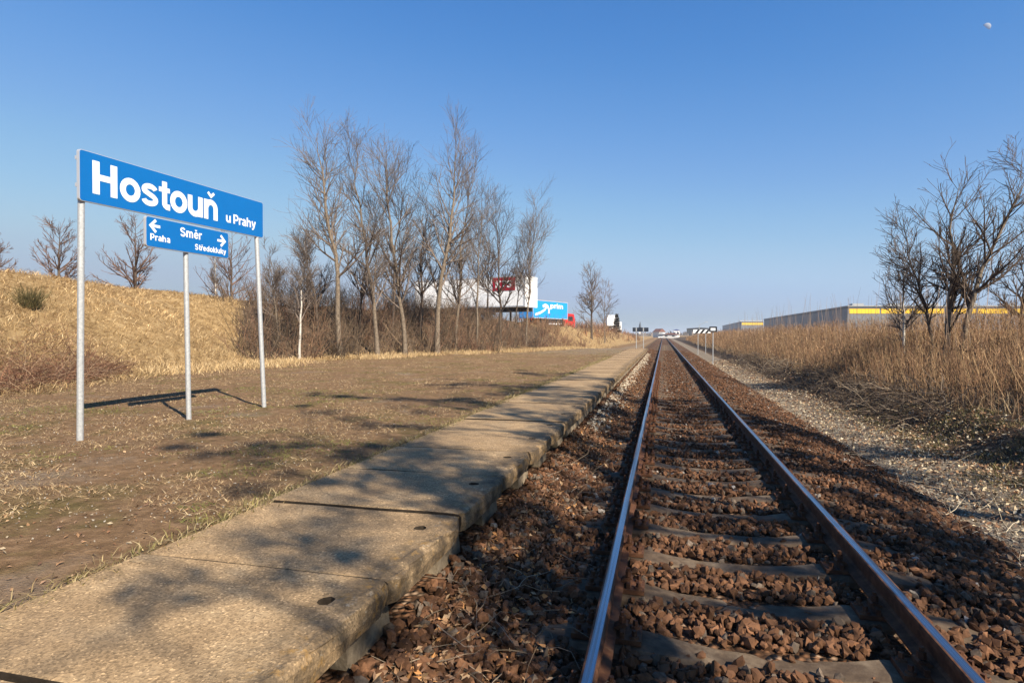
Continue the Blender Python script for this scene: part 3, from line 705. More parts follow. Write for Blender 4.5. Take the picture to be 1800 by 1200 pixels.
# ------------------------------------------------------------------ undergrowth and litter
def blades(P, h, lean, width, seg=1):
    """flat tapering blades; P (n,3), h (n), lean (n,3) horizontal tip offset"""
    n = len(P); a = rng.uniform(0, math.pi, n); side = np.stack([np.cos(a), np.sin(a), 0*a], -1)*(width/2)[:, None]
    tip = P + lean + UPZ*h[:, None]
    if seg == 1:
        V = np.stack([P-side, P+side, tip], 1); f = np.arange(n*3).reshape(n, 3)
        return V.reshape(-1, 3), f, 3
    mid = P + lean*.35 + UPZ*(h*.62)[:, None]
    V = np.stack([P-side, P+side, mid-side*.8, mid+side*.8, tip], 1); o = (np.arange(n)*5)[:, None, None]
    f = (np.array([[0,1,3],[0,3,2],[2,3,4]])[None] + o).reshape(-1, 3)
    return V.reshape(-1, 3), f, 5
def tri(q): return np.concatenate([q[:, [0,1,2]], q[:, [0,2,3]]])
def pal(n, cols, j=.25):
    c = np.array(cols)[rng.integers(0, len(cols), n)]; return c*rng.uniform(1-j, 1+j, (n, 1))
def emit(name, label, cat, chunks_, m=None):
    V, f = join([(v, fc) for v, fc, _ in chunks_]); c = np.concatenate([q for _, _, q in chunks_])
    return tag(mk(name, V, f, m or M_BLADE, col=c), label, cat, kind='stuff')
def perspective_y(n, y0, y1, p=1.0):
    u = rng.random(n); return 1/(1/y0*(1-u) + 1/y1*u) if p == 1 else y0*(y1/y0)**u
STRAW = [(.437,.311,.160), (.370,.252,.122), (.521,.386,.218), (.286,.189,.092), (.227,.143,.071)]
# dry grass on the left bank, combed downhill
ch_ = []
n = 135000; y = perspective_y(n, 4, 75, 2); s = rng.uniform(-1.2, 13, n); x = foot(y) - s
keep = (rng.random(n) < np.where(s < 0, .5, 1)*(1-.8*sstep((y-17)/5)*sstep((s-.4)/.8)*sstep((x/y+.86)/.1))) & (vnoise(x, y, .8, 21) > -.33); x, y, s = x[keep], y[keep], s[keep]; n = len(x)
P = np.stack([x, y, ground(x, y)-.01], -1); h = rng.uniform(.02, .17, n)*(1+1.1*vnoise(x, y, 1.1, 22)); ln = np.stack([rng.normal(.13, .13, n), rng.normal(-.03, .14, n), 0*x], -1)
V, f, k = blades(P, h, ln, rng.uniform(.005, .013, n)*(1+y/40), 2); ch_.append((V, f, np.repeat(pal(n, STRAW)*np.clip(1.14+.7*vnoise(x, y, 1.7, 23)+.5*vnoise(x, y, 5, 24), .4, 1.6)[:, None], k, 0)))
# straw fringe along the foot of the grove
n = 22000; y = rng.uniform(14, 60, n); s = rng.normal(-.4, .8, n) + 1.2*vnoise(y*0, y, 2.3, 25); x = foot(y) - s; ok = vnoise(x, y, 1.6, 26) > -.12; x, y = x[ok], y[ok]; n = len(x); P = np.stack([x, y, ground(x, y)-.01], -1)
V, f, k = blades(P, rng.uniform(.05, .27, n), rng.normal(0, .12, (n, 3))*[1, 1, 0], rng.uniform(.010, .022, n), 2); ch_.append((V, f, np.repeat(pal(n, STRAW[:4], .35), k, 0)))
emit('dry_grass', 'matted straw coloured grass covering the left embankment', 'grass', ch_)
# short worn turf of the level strip
ch_ = []
n = 210000; y = perspective_y(n, 1.8, 45, 2); x = rng.uniform(-15.5, -2.45, n); ok = (foot(y) - x < .3) & (vnoise(x, y, .7, 31) + .5*vnoise(x, y, .23, 32) > -.16); x, y = x[ok], y[ok]; n = len(x)
P = np.stack([x, y, ground(x, y)-.004], -1); gr = (vnoise(x, y, .9, 33) + .5*vnoise(x, y, .3, 34))[:, None] + sstep((x+4.4)/1.6)[:, None]*.17
c = np.where(gr > .22, pal(n, [(.141,.141,.035), (.194,.176,.053), (.106,.106,.031)]), pal(n, [(.317,.220,.119), (.255,.172,.088), (.422,.317,.180), (.194,.123,.066)]))
V, f, k = blades(P, rng.uniform(.006, .032, n), rng.normal(0, .045, (n, 3))*[1, 1, 0], rng.uniform(.004, .009, n)*(1+y/14)); ch_.append((V, f, np.repeat(c, k, 0)))
# grass creeping over the back edge of the slabs
n = 9000; y = rng.uniform(.5, 30, n); x = -2.57 + rng.normal(0, .05, n) - np.abs(rng.normal(0, .06, n)); P = np.stack([x, y, np.full(n, .225)], -1)
V, f, k = blades(P, rng.uniform(.02, .06, n), np.stack([rng.normal(.03, .05, n), rng.normal(0, .05, n), 0*x], -1), rng.uniform(.003, .006, n)*(1+y/14), 2); ch_.append((V, f, np.repeat(pal(n, [(.317,.246,.132), (.176,.150,.053), (.264,.194,.097)]), k, 0)))
emit('worn_turf', 'short worn turf and moss on the level strip behind the platform', 'grass', ch_)
# fallen leaves, flecks and small stones
def leaves(P, size, flat=.35):
    n = len(P); R = rotmats(n); nrm = unit(rng.normal(0, flat, (n, 3)) + UPZ); a = unit(np.cross(nrm, rng.normal(size=(n, 3)))); b_ = np.cross(nrm, a)
    s = size[:, None]; w = rng.uniform(.35, .6, (n, 1))
    V = np.stack([P - a*s, P + b_*s*w + nrm*s*.18, P + a*s + nrm*s*rng.uniform(-.2, .3, (n, 1)), P - b_*s*w + nrm*s*.22], 1)
    o = (np.arange(n)*4)[:, None, None]; f = (np.array([[0,2,1],[0,3,2]])[None] + o).reshape(-1, 3); return V.reshape(-1, 3), f, 4
BROWN = [(.180,.090,.045), (.270,.153,.077), (.126,.068,.041), (.342,.225,.126), (.216,.131,.081)]
ch_ = []
n = 11000; y = perspective_y(n, 2, 40, 2); x = rng.uniform(-15, -2.6, n); ok = foot(y) - x < .5; x, y = x[ok], y[ok]; n = len(x)
P = np.stack([x, y, ground(x, y)+.006], -1); V, f, k = leaves(P, rng.uniform(.004, .019, n)*(1+y/50)); ch_.append((V, f, np.repeat(pal(n, BROWN+[(.36,.28,.18)]), k, 0)))
n = 7500; y = perspective_y(n, 1.2, 30, 2); x = -1.16 + np.abs(rng.normal(0, .30, n)); ok = (x < -.42); x, y = x[ok], y[ok]; n = len(x)
P = np.stack([x, y, bed(x, y)+rng.uniform(.015, .05, n)], -1); V, f, k = leaves(P, rng.uniform(.010, .032, n), .8); ch_.append((V, f, np.repeat(pal(n, BROWN+[(.45,.22,.08)]), k, 0)))
n = 42000; y = perspective_y(n, 3, 45, 2); x = rng.normal(4.3, 1.0, n); ok = (x > 2.7) & (x < 7); x, y = x[ok], y[ok]; n = len(x)
P = np.stack([x, y, ground(x, y)+rng.uniform(0, .03, n)], -1); V, f, k = leaves(P, rng.uniform(.010, .032, n)*(1+y/60), .7); ch_.append((V, f, np.repeat(pal(n, BROWN+[(.50,.40,.26), (.44,.34,.21), (.56,.47,.33), (.08,.05,.03)]), k, 0)))
emit('fallen_leaves', 'dead brown leaves scattered over verge, ballast edge and bank', 'leaves', ch_, M_LEAF)
ch_ = []
n = 12000; y = perspective_y(n, 2.5, 40, 2); x = rng.uniform(2.45, 4.5, n); x = np.where(rng.random(n) < .3, rng.normal(3.0, .35, n), x)
P = np.stack([x, y, np.maximum(ground(x, y), np.where(x < 3.2, bed(x, y), -9))+.006], -1); V, f, k = chunks(P, rng.uniform(.008, .024, n), OCTS, OCTF)
ch_.append((V, f, np.repeat(pal(n, [(.36,.31,.24), (.26,.21,.16), (.46,.41,.33), (.20,.13,.085), (.16,.12,.09)]), k, 0)))
n = 5000; y = perspective_y(n, 2.5, 40, 2); x = rng.uniform(-9, -2.65, n); P = np.stack([x, y, ground(x, y)+.003], -1); V, f, k = chunks(P, rng.uniform(.004, .014, n), OCTS, OCTF)
ch_.append((V, f, np.repeat(pal(n, [(.28,.25,.21), (.22,.19,.155), (.16,.135,.11)]), k, 0)))
n = 2500; y = rng.uniform(9, 46, n); x = -1.17 + np.abs(rng.normal(0, .13, n)); P = np.stack([x, y, bed(x, y)+.03], -1); V, f, k = chunks(P, rng.uniform(.02, .06, n), OCTS, OCTF)
ch_.append((V, f, np.repeat(pal(n, [(.46,.40,.31), (.36,.30,.22), (.25,.19,.13)]), k, 0)))
emit('gravel', 'pale gravel and small rubble along the edges of the track bed', 'gravel', ch_, M_STONE)

def stems(P, D, L, r0, r1, seg=3, up=.0, wob=.12, m=3):
    n = len(P); d = unit(D); Q = np.zeros((n, seg+1, 3)); Q[:, 0] = P
    for s in range(seg): d = unit(d + UPZ*up + rng.normal(0, wob, (n, 3))); Q[:, s+1] = Q[:, s] + d*(L/seg)[:, None]
    t = np.linspace(0, 1, seg+1)[None]; R = r0[:, None]*(1-t) + r1*t
    V, q = tubes(Q, R, m); return V, tri(q), m*(seg+1), Q, R
# twigs lying on the ballast and along the right verge
ch_ = []
n = 170; y = perspective_y(n, 1.6, 16, 2); x = rng.uniform(-1.12, -.45, n); P = np.stack([x, y, bed(x, y)+rng.uniform(.04, .07, n)], -1)
V, f, k, _, _ = stems(P, np.stack([rng.normal(0, 1, n), rng.normal(0, 1, n), rng.normal(.05, .1, n)], -1), rng.uniform(.12, .55, n), rng.uniform(.0015, .004, n), .001, 4, 0, .25); ch_.append((V, f, np.repeat(pal(n, [(.20,.15,.10), (.14,.10,.065), (.27,.21,.15)]), k, 0)))
n = 1500; y = perspective_y(n, 3, 40, 2); x = rng.normal(3.2, .55, n); ok = x > 2.5; x, y = x[ok], y[ok]; n = len(x); P = np.stack([x, y, np.maximum(ground(x, y), bed(x, y)*(x < 3.2)-9*(x >= 3.2))+rng.uniform(.01, .05, n)], -1)
V, f, k, _, _ = stems(P, np.stack([rng.normal(0, .35, n), rng.normal(0, 1, n), rng.normal(0, .04, n)], -1), rng.uniform(.2, .8, n), rng.uniform(.0015, .004, n), .001, 4, 0, .12); ch_.append((V, f, np.repeat(pal(n, [(.40,.33,.23), (.28,.2,.13), (.5,.42,.3)]), k, 0)))
emit('loose_twigs', 'thin dead twigs and stalks lying on ballast and verge', 'twigs', ch_)

# right bank: dense dead weed stalks
ch_ = []
n = 19000; y = perspective_y(n, 6.0, 150, 2); x = 5.0 + np.abs(rng.normal(0, 3.6, n))*1.0 + rng.uniform(0, .5, n)
u_ = (x - 5.0); ok = (u_ < 13) & (rng.random(n) < np.clip((u_ - np.clip((16-y)*.19, -.35, 1.9))*1.2, 0, 1)*.9 + .05*(u_ > .2)); x, y = x[ok], y[ok]; n = len(x)
P = np.stack([x, y, ground(x, y)-.03], -1); L = rng.uniform(.55, 1.15, n)*(1+.5*vnoise(x, y, 2.2, 41)); D = np.stack([rng.normal(-.08, .16, n), rng.normal(0, .16, n), np.ones(n)], -1)
wd_ = 1 + y/45
V, f, k, Q, R = stems(P, D, L, rng.uniform(.003, .006, n)*wd_, .0016, 3, 0, .07); WEED = [(.185,.115,.067), (.141,.085,.052), (.244,.163,.096), (.111,.070,.044), (.296,.215,.126)]
cw = pal(n, WEED)*[1.03,.94,.86]*(1+.5*vnoise(x, y, 3.1, 42))[:, None]; ch_.append((V, f, np.repeat(cw, k, 0)))
for rep in range(4):
    i = rng.integers(0, n, n); t = rng.uniform(.45, 1, n)[:, None]; p = np.where(t < .667, Q[i, 1]*(1-(t-.333)*3) + Q[i, 2]*(t-.333)*3, Q[i, 2]*(1-(t-.667)*3) + Q[i, 3]*(t-.667)*3)
    V, f, k = blades(p, rng.uniform(.02, .2, n), rng.normal(0, .075, (n, 3))*[1, 1, 0], rng.uniform(.005, .012, n)*(1+p[:, 1]/45), 1); ch_.append((V, f, np.repeat(cw[i]*rng.uniform(.8, 1.4, (n, 1)), k, 0)))
n = 40000; y = perspective_y(n, 6, 110, 2); x = 4.9 + np.abs(rng.normal(0, 3.4, n)); ok = x - 4.9 > np.clip((16-y)*.19, 0, 1.9)*rng.uniform(.5, 1, n); x, y = x[ok], y[ok]; n = len(x)
P = np.stack([x, y, ground(x, y)-.01], -1); V, f, k = blades(P, rng.uniform(.06, .42, n), rng.normal(0, .16, (n, 3))*[1, 1, 0], rng.uniform(.006, .014, n)*(1+y/50), 2); ch_.append((V, f, np.repeat(pal(n, WEED+[(.27,.20,.115)]), k, 0)))
emit('dead_weeds', 'dense brown dead weed stalks covering the right bank', 'weeds', ch_)
ch_ = []
n = 150; y = rng.uniform(16, 75, n); x = 7 + np.abs(rng.normal(0, 3, n)); P = np.stack([x, y, ground(x, y)], -1)
V, f, k, Q, R = stems(P, np.stack([rng.normal(0, .12, n), rng.normal(0, .12, n), np.ones(n)], -1), rng.uniform(1.5, 3.0, n), rng.uniform(.006, .011, n)*(1+y/90), .003, 4, .05, .05); ch_.append((V, f, np.repeat(pal(n, [(.17,.12,.09), (.25,.18,.13)]), k, 0)))
emit('tall_shoots', 'tall thin leafless shoots standing above the right bank weeds', 'shoots', ch_)
# cut branches heaped on the edge of the right bank
ch_ = []
n = 2600; y = perspective_y(n, 12.5, 48, 2); x = rng.normal(5.0, .40, n) - .012*(y-15); dens = vnoise(x*0, y, 3.5, 51); ok = dens > -.22; x, y = x[ok], y[ok]; n = len(x)
P = np.stack([x, y, ground(x, y)+np.abs(rng.normal(.05, .16, n))], -1); D = np.stack([rng.normal(-.5, .7, n), rng.normal(-.2, 1, n), rng.normal(.1, .3, n)], -1)
V, f, k, Q, R = stems(P, D, rng.uniform(.3, .95, n), rng.uniform(.004, .010, n), .0025, 4, -.03, .25); ch_.append((V, f, np.repeat(pal(n, [(.07,.05,.036), (.11,.08,.058), (.045,.032,.024), (.05,.036,.028), (.22,.175,.13)]), k, 0)))
emit('brushwood', 'dark tangled cut branches along the foot of the right bank', 'brushwood', ch_)
# moss and low growth at the near right
ch_ = []
n = 26000; y = perspective_y(n, 5, 16, 2); x = rng.normal(5.0, .7, n); ok = (x > 3.7) & (vnoise(x, y, .45, 61) > -.05); x, y = x[ok], y[ok]; n = len(x)
P = np.stack([x, y, ground(x, y)-.005], -1); V, f, k = blades(P, rng.uniform(.02, .09, n), rng.normal(0, .05, (n, 3))*[1, 1, 0], rng.uniform(.005, .010, n), 2); ch_.append((V, f, np.repeat(pal(n, [(.10,.095,.03), (.07,.06,.025), (.16,.14,.05), (.12,.08,.045), (.25,.19,.1)]), k, 0)))
emit('mossy_growth', 'dark mossy growth on the near right bank', 'moss', ch_)
# brown thicket under the grove
def thicket(xy, hmin, hmax, cols, nst, wmul=1.0):
    n = len(xy)*nst; b = np.repeat(xy, nst, 0) + rng.normal(0, .22, (len(xy)*nst, 2)); P = np.stack([b[:, 0], b[:, 1], ground(b[:, 0], b[:, 1])-.05], -1)
    hs = np.repeat(rng.uniform(hmin, hmax, len(xy)), nst)*rng.uniform(.5, 1.1, n); D = np.stack([rng.normal(0, .42, n), rng.normal(0, .42, n), np.ones(n)], -1)
    V, f, k, Q, R = stems(P, D, hs, rng.uniform(.006, .013, n)*wmul, .004*wmul, 4, .02, .13); cc = np.repeat(pal(len(xy), cols, .35), nst, 0)*rng.uniform(.7, 1.3, (n, 1)); out = [(V, f, np.repeat(cc, k, 0))]
    for rep in range(4):
        i = rng.integers(0, n, n); j = rng.integers(1, 5, n); p = Q[i, j]; d = unit(Q[i, np.minimum(j, 4)] - Q[i, j-1]) + rng.normal(0, .6, (n, 3))
        V, f, k, _, _ = stems(p, d, hs[i]*rng.uniform(.15, .4, n), R[i, j]*.8, .003*wmul, 2, .05, .2); out.append((V, f, np.repeat(cc[i], k, 0)))
    return out
def bank_xy(n, y0, y1, s0, s1):
    y = rng.uniform(y0, y1, n); s = rng.uniform(s0, s1, n); x = foot(y)-s; k = x/y > rng.normal(-.79, .05, n); return np.stack([x[k], y[k]], -1)
DK = [(.094,.066,.045), (.133,.094,.061), (.172,.121,.078), (.078,.058,.041)]; RD = [(.156,.086,.055), (.195,.117,.070), (.125,.070,.043), (.234,.156,.094)]
g = spot(470, 1.0)[1]
emit('thicket', 'tangled leafless brown thicket beneath the grove', 'thicket',
     thicket(bank_xy(470, 19, 46, .2, 8), .9, 2.6, DK+RD[:2], 8, 1.35) + thicket(bank_xy(150, 30, 60, .0, 4), .5, 1.3, RD, 8, 1.5) + thicket(bank_xy(110, 22, 42, 6, 12), 1.2, 2.4, DK, 7, 1.4) + thicket(bank_xy(120, 40, 51, 2, 14), .7, 1.6, DK+RD, 7, 1.5))
emit('far_thicket', 'reddish brown brush on the left bank far along the track', 'thicket', thicket(bank_xy(150, 55, 170, .3, 6), .6, 1.5, RD+[(.28,.13,.06)], 5, 3.0) + thicket(bank_xy(80, 75, 112, 1.5, 9), .8, 2.0, RD, 6, 2.6))
# bramble heap at the left edge
n = 3200; y = rng.uniform(4, 13.8, n); s = np.abs(rng.normal(0.6, 1.1, n)) - .3; x = foot(y) - s - .15*np.maximum(0, y-11); P = np.stack([x, y, ground(x, y)+rng.uniform(0, .25, n)*(1-sstep((s-1.5)/2))], -1)
V, f, k, Q, R = stems(P, np.stack([rng.normal(.1, .7, n), rng.normal(0, .7, n), rng.uniform(0, 1.0, n)], -1), rng.uniform(.3, .95, n), rng.uniform(.003, .007, n), .002, 4, -.14, .16)
emit('bramble', 'reddish brown bramble heap at the left foot of the embankment', 'bramble', [(V, f, np.repeat(pal(n, [(.15,.070,.040), (.10,.045,.028), (.20,.105,.06), (.28,.19,.12), (.07,.035,.024)]), k, 0))])
# green broom bush on the bank
b_ = EYE + ray(52, 548)*18.2; b_[2] = gz(b_[0], b_[1]); t = thing('broom_bush', 'small dark green broom bush on the grassy bank at the left', 'bush', tuple(b_))
n = 420; V, f, k, _, _ = stems(rng.normal(0, .10, (n, 3))*[1, 1, .2], np.stack([rng.normal(0, .6, n), rng.normal(0, .6, n), np.ones(n)], -1), rng.uniform(.3, .8, n), np.full(n, .006), .003, 3, .05, .12)
mk('foliage', V, f, M_BLADE, col=np.repeat(pal(n, [(.07,.065,.025), (.11,.09,.035), (.16,.12,.055)]), k, 0), parent=t)

# ------------------------------------------------------------------ lorries on the embankment
M_TWHITE = m_noisy('white trailer side', [(.3, (.74,.75,.76)), (.7, (.84,.85,.86))], 2, .45, .03, .002)
M_TBLUE = mat('blue trailer side', (.01,.26,.68), .45); M_TRED = mat('red panel', (.28,.008,.02), .45); M_RED = mat('red cab paint', (.55,.02,.02), .35)
M_TYRE = mat('tyre rubber', (.018,.018,.018), .8); M_CHAS = mat('dark chassis', (.025,.025,.028), .6); M_GLASS = mat('dark glass', (.02,.025,.03), .08, 0, .6); M_YEL = mat('yellow panel', (.70,.43,.008), .5)
def wheel(parent, x, y, r=.5, w=.34):
    b = MB(); b.cyl((x, y-w/2, r), (x, y+w/2, r), r, k=18); wo = b.build('wheel', M_TYRE, parent)
    b = MB(); s = -1 if y < 0 else 1; b.cyl((x, y+s*w/2, r), (x, y+s*(w/2+.012), r), r*.55, k=12); b.build('rim', M_ALU, wo)
def trailer(name, label, A, B, zr, side, logo=None, box=(1.2, 4.0)):
    """A: rear end, B: front end of the visible side (world x, y); local +x runs from A to B and local -y faces the camera"""
    A, B = np.array(A), np.array(B); L = np.linalg.norm(B-A); rz = math.atan2(B[1]-A[1], B[0]-A[0])
    t = thing(name, label, 'trailer', (A[0], A[1], zr), rz)
    b = MB(); b.box(0, L, 0, 2.5, box[0], box[1]); bo = b.build('box_body', side, t)
    b = MB()
    for z in (box[0], box[1]-.12): b.box(-.01, L+.01, -.02, -.002, z, z+.12)
    for x in (-.012, L-.1): b.box(x, x+.11, -.025, -.003, box[0]+.12, box[1]-.12)
    b.build('side_rail', M_ALU, t)
    b = MB(); b.box(-.03, -.002, .05, 1.22, box[0]+.05, box[1]-.08); b.box(-.03, -.002, 1.28, 2.45, box[0]+.05, box[1]-.08)
    for y in (.3, .9, 1.6, 2.2): b.cyl((-.05, y, box[0]+.1), (-.05, y, box[1]-.12), .02, k=6)
    b.build('rear_door', side, t)
    b = MB(); b.box(.2, L-.1, .75, .95, .85, 1.19); b.box(.2, L-.1, 1.55, 1.75, .85, 1.19); b.box(0, .12, .1, 2.4, .5, .65); b.box(4.6, 9.2, .06, .1, .55, 1.1); b.build('chassis', M_CHAS, t)
    for x in (1.7, 3.0, 4.3):
        for y in (.22, 2.28): wheel(t, x, y - (0 if y < 1 else 0))
    for y in (.3, 2.05): b = MB(); b.box(L-2.7, L-2.55, y, y+.15, .02, 1.2); b.build('landing_leg', M_CHAS, t)
    for y in (.15, 2.2): b = MB(); b.box(-.045, -.012, y, y+.15, .95, 1.15); b.build('rear_light', M_RED, t)
    return t, L
zr = 2.62
# white trailer: its rear end stands nearest the track
t, L = trailer('white_semi_trailer', 'white box trailer with dark red logo panel behind the grove', (-23.9, 54.6), (-12.0, 51.6), zr, M_TWHITE, box=(1.25, 4.05))
to3 = lambda u, v, d: (u, -.03-d, v)
b = MB(); b.box(L-3.35, L-1.0, -.03, -.004, 2.75, 3.95); b.build('logo_panel', M_TRED, t)
letters('KTS', .62, 'lettering', t, M_WHITE, lambda u, v, d: (u, -.03-d*6, v), start=(L-3.05, 3.03), squeeze=1.15, italic=.12)
t, L = trailer('blue_semi_trailer', 'bright blue box trailer with white bird mark right of the white one', (-18.8, 86.0), (-15.2, 96.2), zr, M_TBLUE, box=(1.2, 4.0))
letters('prim', .8, 'lettering', t, M_WHITE, lambda u, v, d: (u, -.03-d*8, v), start=(L-5.7, 2.85), squeeze=1.9)
b = MB()
for i, (pts, w) in enumerate((([(-10.2, 1.75), (-8.6, 2.1), (-7.4, 2.55), (-6.9, 3.0)], .34), ([(-8.0, 3.05), (-7.2, 3.3), (-6.5, 3.1), (-6.1, 2.6), (-6.2, 2.0)], .42))):
    V, Fs = ribbon([(L+p, q) for p, q in pts], w); b.add([(p, -.034-.004*i, q) for p, q in V], Fs)
b.build('bird_mark', M_WHITE, t)
def lorry(name, label, p, rz, cabm, boxm, L=6.5, sc_=1.0):
    t = thing(name, label, 'lorry', p, rz)
    b = MB(); b.prism([(0, .5), (2.1, .5), (2.2, 1.6), (1.95, 3.0), (.2, 3.2), (0, 3.0)], 'y', -1.2, 1.2); b.build('cab', cabm, t)
    b = MB(); b.prism([(2.215, 1.75), (1.99, 2.85), (1.96, 2.85), (2.185, 1.75)], 'y', -1.05, 1.05); b.build('windscreen', M_GLASS, t)
    for s in (-1, 1): b = MB(); b.box(.9, 1.75, s*1.203 if s > 0 else -1.212, s*1.212 if s > 0 else -1.203, 1.75, 2.6); b.build('side_window', M_GLASS, t)
    b = MB(); b.box(-L, -.15, -1.25, 1.25, 1.1, 3.7); b.build('box_body', boxm, t)
    b = MB(); b.box(-L+.1, 0, -.5, .5, .7, 1.08); b.build('chassis', M_CHAS, t)
    for x in (1.2, -L+1.2, -L+2.4):
        for y in (-1.05, 1.05): wheel(t, x, y)
    t.scale = (sc_,)*3
    for y in (-.9, .7): b = MB(); b.box(2.13, 2.17, y, y+.25, .8, 1.0); b.build('headlight', M_WHITE, t)
    return t
q = at(988, 555, 108); lorry('red_lorry', 'red and white lorry just right of the blue trailer', (q[0], q[1], gz(q[0], q[1])), .35, M_RED, M_TWHITE)
q = at(1070, 580, 122); lorry('white_lorry', 'white lorry beyond the lone bare tree, partly hidden by brush', (q[0], q[1], gz(q[0], q[1])+.35), 1.8, M_TWHITE, M_TWHITE, 6.5, .8)
q = at(1080, 580, 150); lorry('white_lorry', 'second white lorry, lower and beside the little spruce', (q[0], q[1], gz(q[0], q[1])+.2), 1.9, M_TWHITE, M_TWHITE, 4, .8)
# little spruce
q = at(1084, 590, 112); q[2] = gz(q[0], q[1]); t = thing('spruce', 'small dark spruce above the brush left of the far board', 'tree', tuple(q)); hh = top_h(q, 553)
V, f = tubes(np.array([[[0,0,0],[0,0,hh*.5],[0,0,hh]]]), np.array([[.07,.05,.015]]), 5); mk('trunk', V, f, M_DKBARK, parent=t)
n = 1500; z = rng.uniform(.1, 1, n)**1.2; rad = (1-z)*hh*.24+.05; a = rng.integers(0, 7, n)*.9 + z*9 + rng.normal(0, .25, n); rr = rad*rng.uniform(.2, 1, n); P = np.stack([rr*np.cos(a), rr*np.sin(a), (z*.75+np.round(z*8)/8*.25)*hh + rr*.15], -1)
V, f, k = blades(P, rng.uniform(.05, .3, n), np.stack([np.cos(a)*.3, np.sin(a)*.3, 0*a], -1), np.full(n, .2), 1); mk('crown', V, f, M_BLADE, col=np.repeat(pal(n, [(.05,.055,.03), (.08,.06,.04), (.10,.06,.045)]), k, 0), parent=t)

# ------------------------------------------------------------------ warehouses on the right
M_WALL = m_noisy('blue grey cladding', [(.3, (.10,.105,.115)), (.7, (.145,.15,.16))], .3, .6, .05, .01); M_PARA = mat('dark parapet', (.045,.05,.056), .6); M_COP = mat('light coping', (.36,.37,.37), .6)
def warehouse(label, corner, far, right, ztop, zg):
    c = np.array(corner); fr = np.array(far); r = np.array(right); bk = r + (fr - c)
    t = thing('warehouse', label, 'building', (c[0], c[1], zg), 0, 'warehouses right of the track'); H_ = ztop - zg
    pts = [p - c for p in (c, r, bk, fr)]
    b = MB(); b.prism([tuple(p) for p in pts], 'z', 0, H_-1.1); b.build('wall', M_WALL, t)
    def band(p, q, z0, z1, off, m, nm):
        d = (q-p)/np.linalg.norm(q-p); nrm = np.array([d[1], -d[0]]); a = p + nrm*off - d*.01; e = q + nrm*off
        bb = MB(); bb.prism([tuple(a), tuple(e), tuple(e - nrm*(off+.3)), tuple(a - nrm*(off+.3))], 'z', z0, z1); return bb.build(nm, m, t)
    b = MB(); b.prism([tuple(p*1.0) for p in pts], 'z', H_-1.1, H_); b.build('roof', M_PARA, t)
    band(pts[0], pts[1], H_-1.1, H_-.12, .12, M_PARA, 'parapet'); band(pts[3], pts[0], H_-1.1, H_-.12, .12, M_PARA, 'parapet')
    band(pts[0], pts[1], H_-.12, H_+.1, .16, M_COP, 'coping'); band(pts[3], pts[0], H_-.12, H_+.1, .16, M_COP, 'coping')
    Lf = np.linalg.norm(pts[1]-pts[0]); d = (pts[1]-pts[0])/Lf; npan = max(1, int(Lf/11))
    for i in range(npan):
        p = pts[0] + d*(Lf/npan*i+.5); q_ = pts[0] + d*(Lf/npan*(i+1)-.2); band(p, q_, H_-2.95, H_-1.15, .14, M_YEL, 'yellow_panel')
    for i in range(5):
        p = pts[0] + d*Lf*(i+.4)/5; b = MB(); b.box(p[0]-2, p[0]+2, p[1]+6, p[1]+10, H_, H_+1.2); b.build('roof_unit', M_COP, t)
    return t
def gp(px, py, d): v = at(px, py, d); return (v[0], v[1])
warehouse('long grey warehouse with yellow band behind the right-hand trees', gp(1490, 540, 226), gp(1343, 560, 416), gp(1830, 540, 226), EYE[2]+11, -.5)
warehouse('second grey warehouse with yellow panel, far left of the long one', gp(1303, 570, 520), gp(1270, 572, 760), gp(1342, 570, 520), EYE[2]+11.5, -.5)
# ------------------------------------------------------------------ far end of the line
M_FARW = mat('pale render', (.62,.60,.56), .8); M_ROOF = m_noisy('red brown tiles', [(.3, (.14,.06,.045)), (.7, (.22,.10,.07))], 1.0); M_FBLUE = mat('dark blue fascia', (.02,.04,.2), .5)
def house(label, px, dist, w, dp, hw, hr, zg=-.3, wall=None, roof=None):
    v = at(px, 588, dist); t = thing('house', label, 'house', (v[0], v[1], zg), rng.normal(0, .2), 'far houses at the end of the line')
    b = MB(); b.box(-w/2, w/2, -dp/2, dp/2, 0, hw); b.build('wall', wall or M_FARW, t)
    b = MB(); b.prism([(-w/2-.3, hw), (w/2+.3, hw), (0, hw+hr)], 'y', -dp/2-.3, dp/2+.3); b.build('roof', roof or M_ROOF, t)
    for x in (-w*.25, w*.25):
        b = MB(); b.box(x-.6, x+.6, -dp/2-.03, -dp/2-.004, hw*.45, hw*.75); b.build('window', M_GLASS, t)
house('pale gabled house just left of the far end of the track', 1158.5, 330, 3.6, 7, 3.2, 1.8)
house('low white house nearest the left of the vanishing rails', 1163, 300, 2.4, 6, 1.9, .9, wall=M_TWHITE, roof=M_COP)
house('wide low pale house right of the vanishing rails', 1180, 280, 6.5, 8, 1.7, .7, wall=M_FARW, roof=M_ROOF)
house('white hall with blue fascia above the brush right of the rails', 1189, 420, 4.5, 9, 4.6, .8, wall=M_TWHITE, roof=M_FBLUE)
house('dark roofed hall left of the striped board', 1230, 380, 16, 12, 5.6, .6, wall=M_PARA, roof=M_PARA)
v = at(1125, 588, 620); t = thing('church_tower', 'pointed church tower rising behind the far dark board', 'tower', (v[0], v[1], -.3)); 
b = MB(); b.box(-1.1, 1.1, -1.1, 1.1, 0, 9); b.build('tower_wall', M_FARW, t); b = MB(); b.cyl((0, 0, 9), (0, 0, 15.5), 1.5, .1, 4); b.build('spire', M_PARA, t)
b = MB(); b.box(-.4, .4, -1.13, -1.104, 6, 7.6); b.build('belfry_opening', M_GLASS, t)
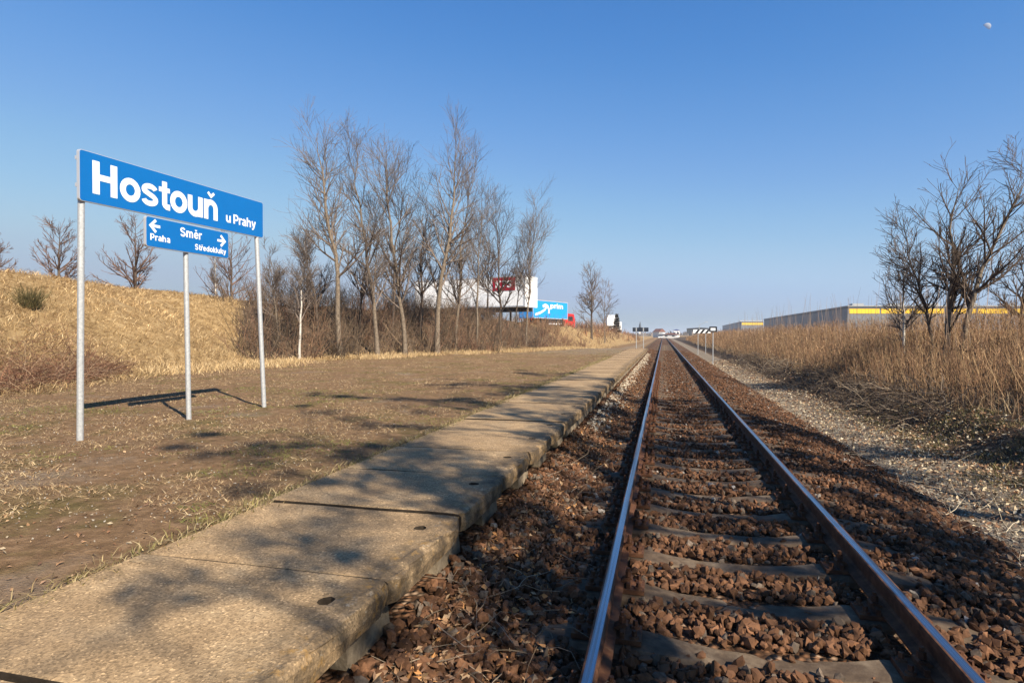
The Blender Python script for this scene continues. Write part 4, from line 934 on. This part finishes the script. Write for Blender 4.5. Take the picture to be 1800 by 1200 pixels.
v = at(1229, 588, 150); t = thing('street_lamp', 'thin street lamp with sloping arm above the striped board', 'street lamp', (v[0], v[1], 0)); hh = 1.367 + (588-566)/F*150
b = MB(); b.cyl((0, 0, 0), (0, 0, hh-.8), .09, .06, 6); b.build('pole', M_GALV, t); b = MB(); b.cyl((0, 0, hh-.8), (1.6, 0, hh), .05, k=6); b.build('arm', M_GALV, t); b = MB(); b.box(1.4, 2.1, -.12, .12, hh-.06, hh+.06); b.build('lamp_head', M_ALU, t)
# far hedges and trees closing the horizon
ch_ = []
n = 9000; y = rng.uniform(380, 900, n); x = rng.uniform(-420, 620, n); hmx = 2.5 + 4*np.clip(vnoise(x, y*0, 22, 71)+.4, 0, 1); P = np.stack([x, y, ground(x, y)], -1)
V, f, k = blades(P, rng.uniform(.3, 1, n)*hmx, rng.normal(0, .8, (n, 3))*[1, 1, 0], rng.uniform(.5, 1.6, n), 2); ch_.append((V, f, np.repeat(pal(n, [(.13,.11,.10), (.17,.14,.12), (.11,.10,.09)]), k, 0)))
emit('far_wood', 'grey leafless wood along the horizon', 'wood', ch_)
# daytime half moon: only its lit half shows through the bright air
M_MOON = bpy.data.materials.new('moon'); M_MOON.use_nodes = True; T = NT(M_MOON)
T.b.inputs['Base Color'].default_value = (.55,.55,.55,1); T.b.inputs['Alpha'].default_value = .35; T.b.inputs['Roughness'].default_value = 1
mv = unit(ray(1734, 48))*5200; r = 5200*.0046; V, Fs = [], []
qn = Vector(SUNV).to_track_quat('Z', 'Y'); na, nb_ = 20, 9
for i in range(nb_):
    th = math.radians(96)*i/(nb_-1)
    for j in range(na): ph = 2*math.pi*j/na; V.append(tuple(qn @ Vector((r*math.sin(th)*math.cos(ph), r*math.sin(th)*math.sin(ph), r*math.cos(th)))))
for i in range(nb_-1):
    for j in range(na): Fs.append([i*na+j, (i+1)*na+j, (i+1)*na+(j+1) % na, i*na+(j+1) % na])
o = mk('moon', V, Fs, M_MOON, smooth=True); o.location = EYE + mv; tag(o, 'pale half moon high in the blue sky at the upper right', 'moon')

# winter haze: even thin air over the whole place
b = MB(); b.box(-4050, 4050, -820, 7100, -4.0, 26.0)
M_HAZE = bpy.data.materials.new('haze'); M_HAZE.use_nodes = True; hn = M_HAZE.node_tree.nodes; hn.remove(hn['Principled BSDF'])
pv = hn.new('ShaderNodeVolumePrincipled'); pv.inputs['Color'].default_value = (.80, .87, 1.0, 1); pv.inputs['Density'].default_value = .00035; pv.inputs['Anisotropy'].default_value = .1
M_HAZE.node_tree.links.new(pv.outputs[0], hn['Material Output'].inputs['Volume'])
tag(b.build('haze', M_HAZE), 'thin pale winter haze filling the air', 'haze', kind='stuff')
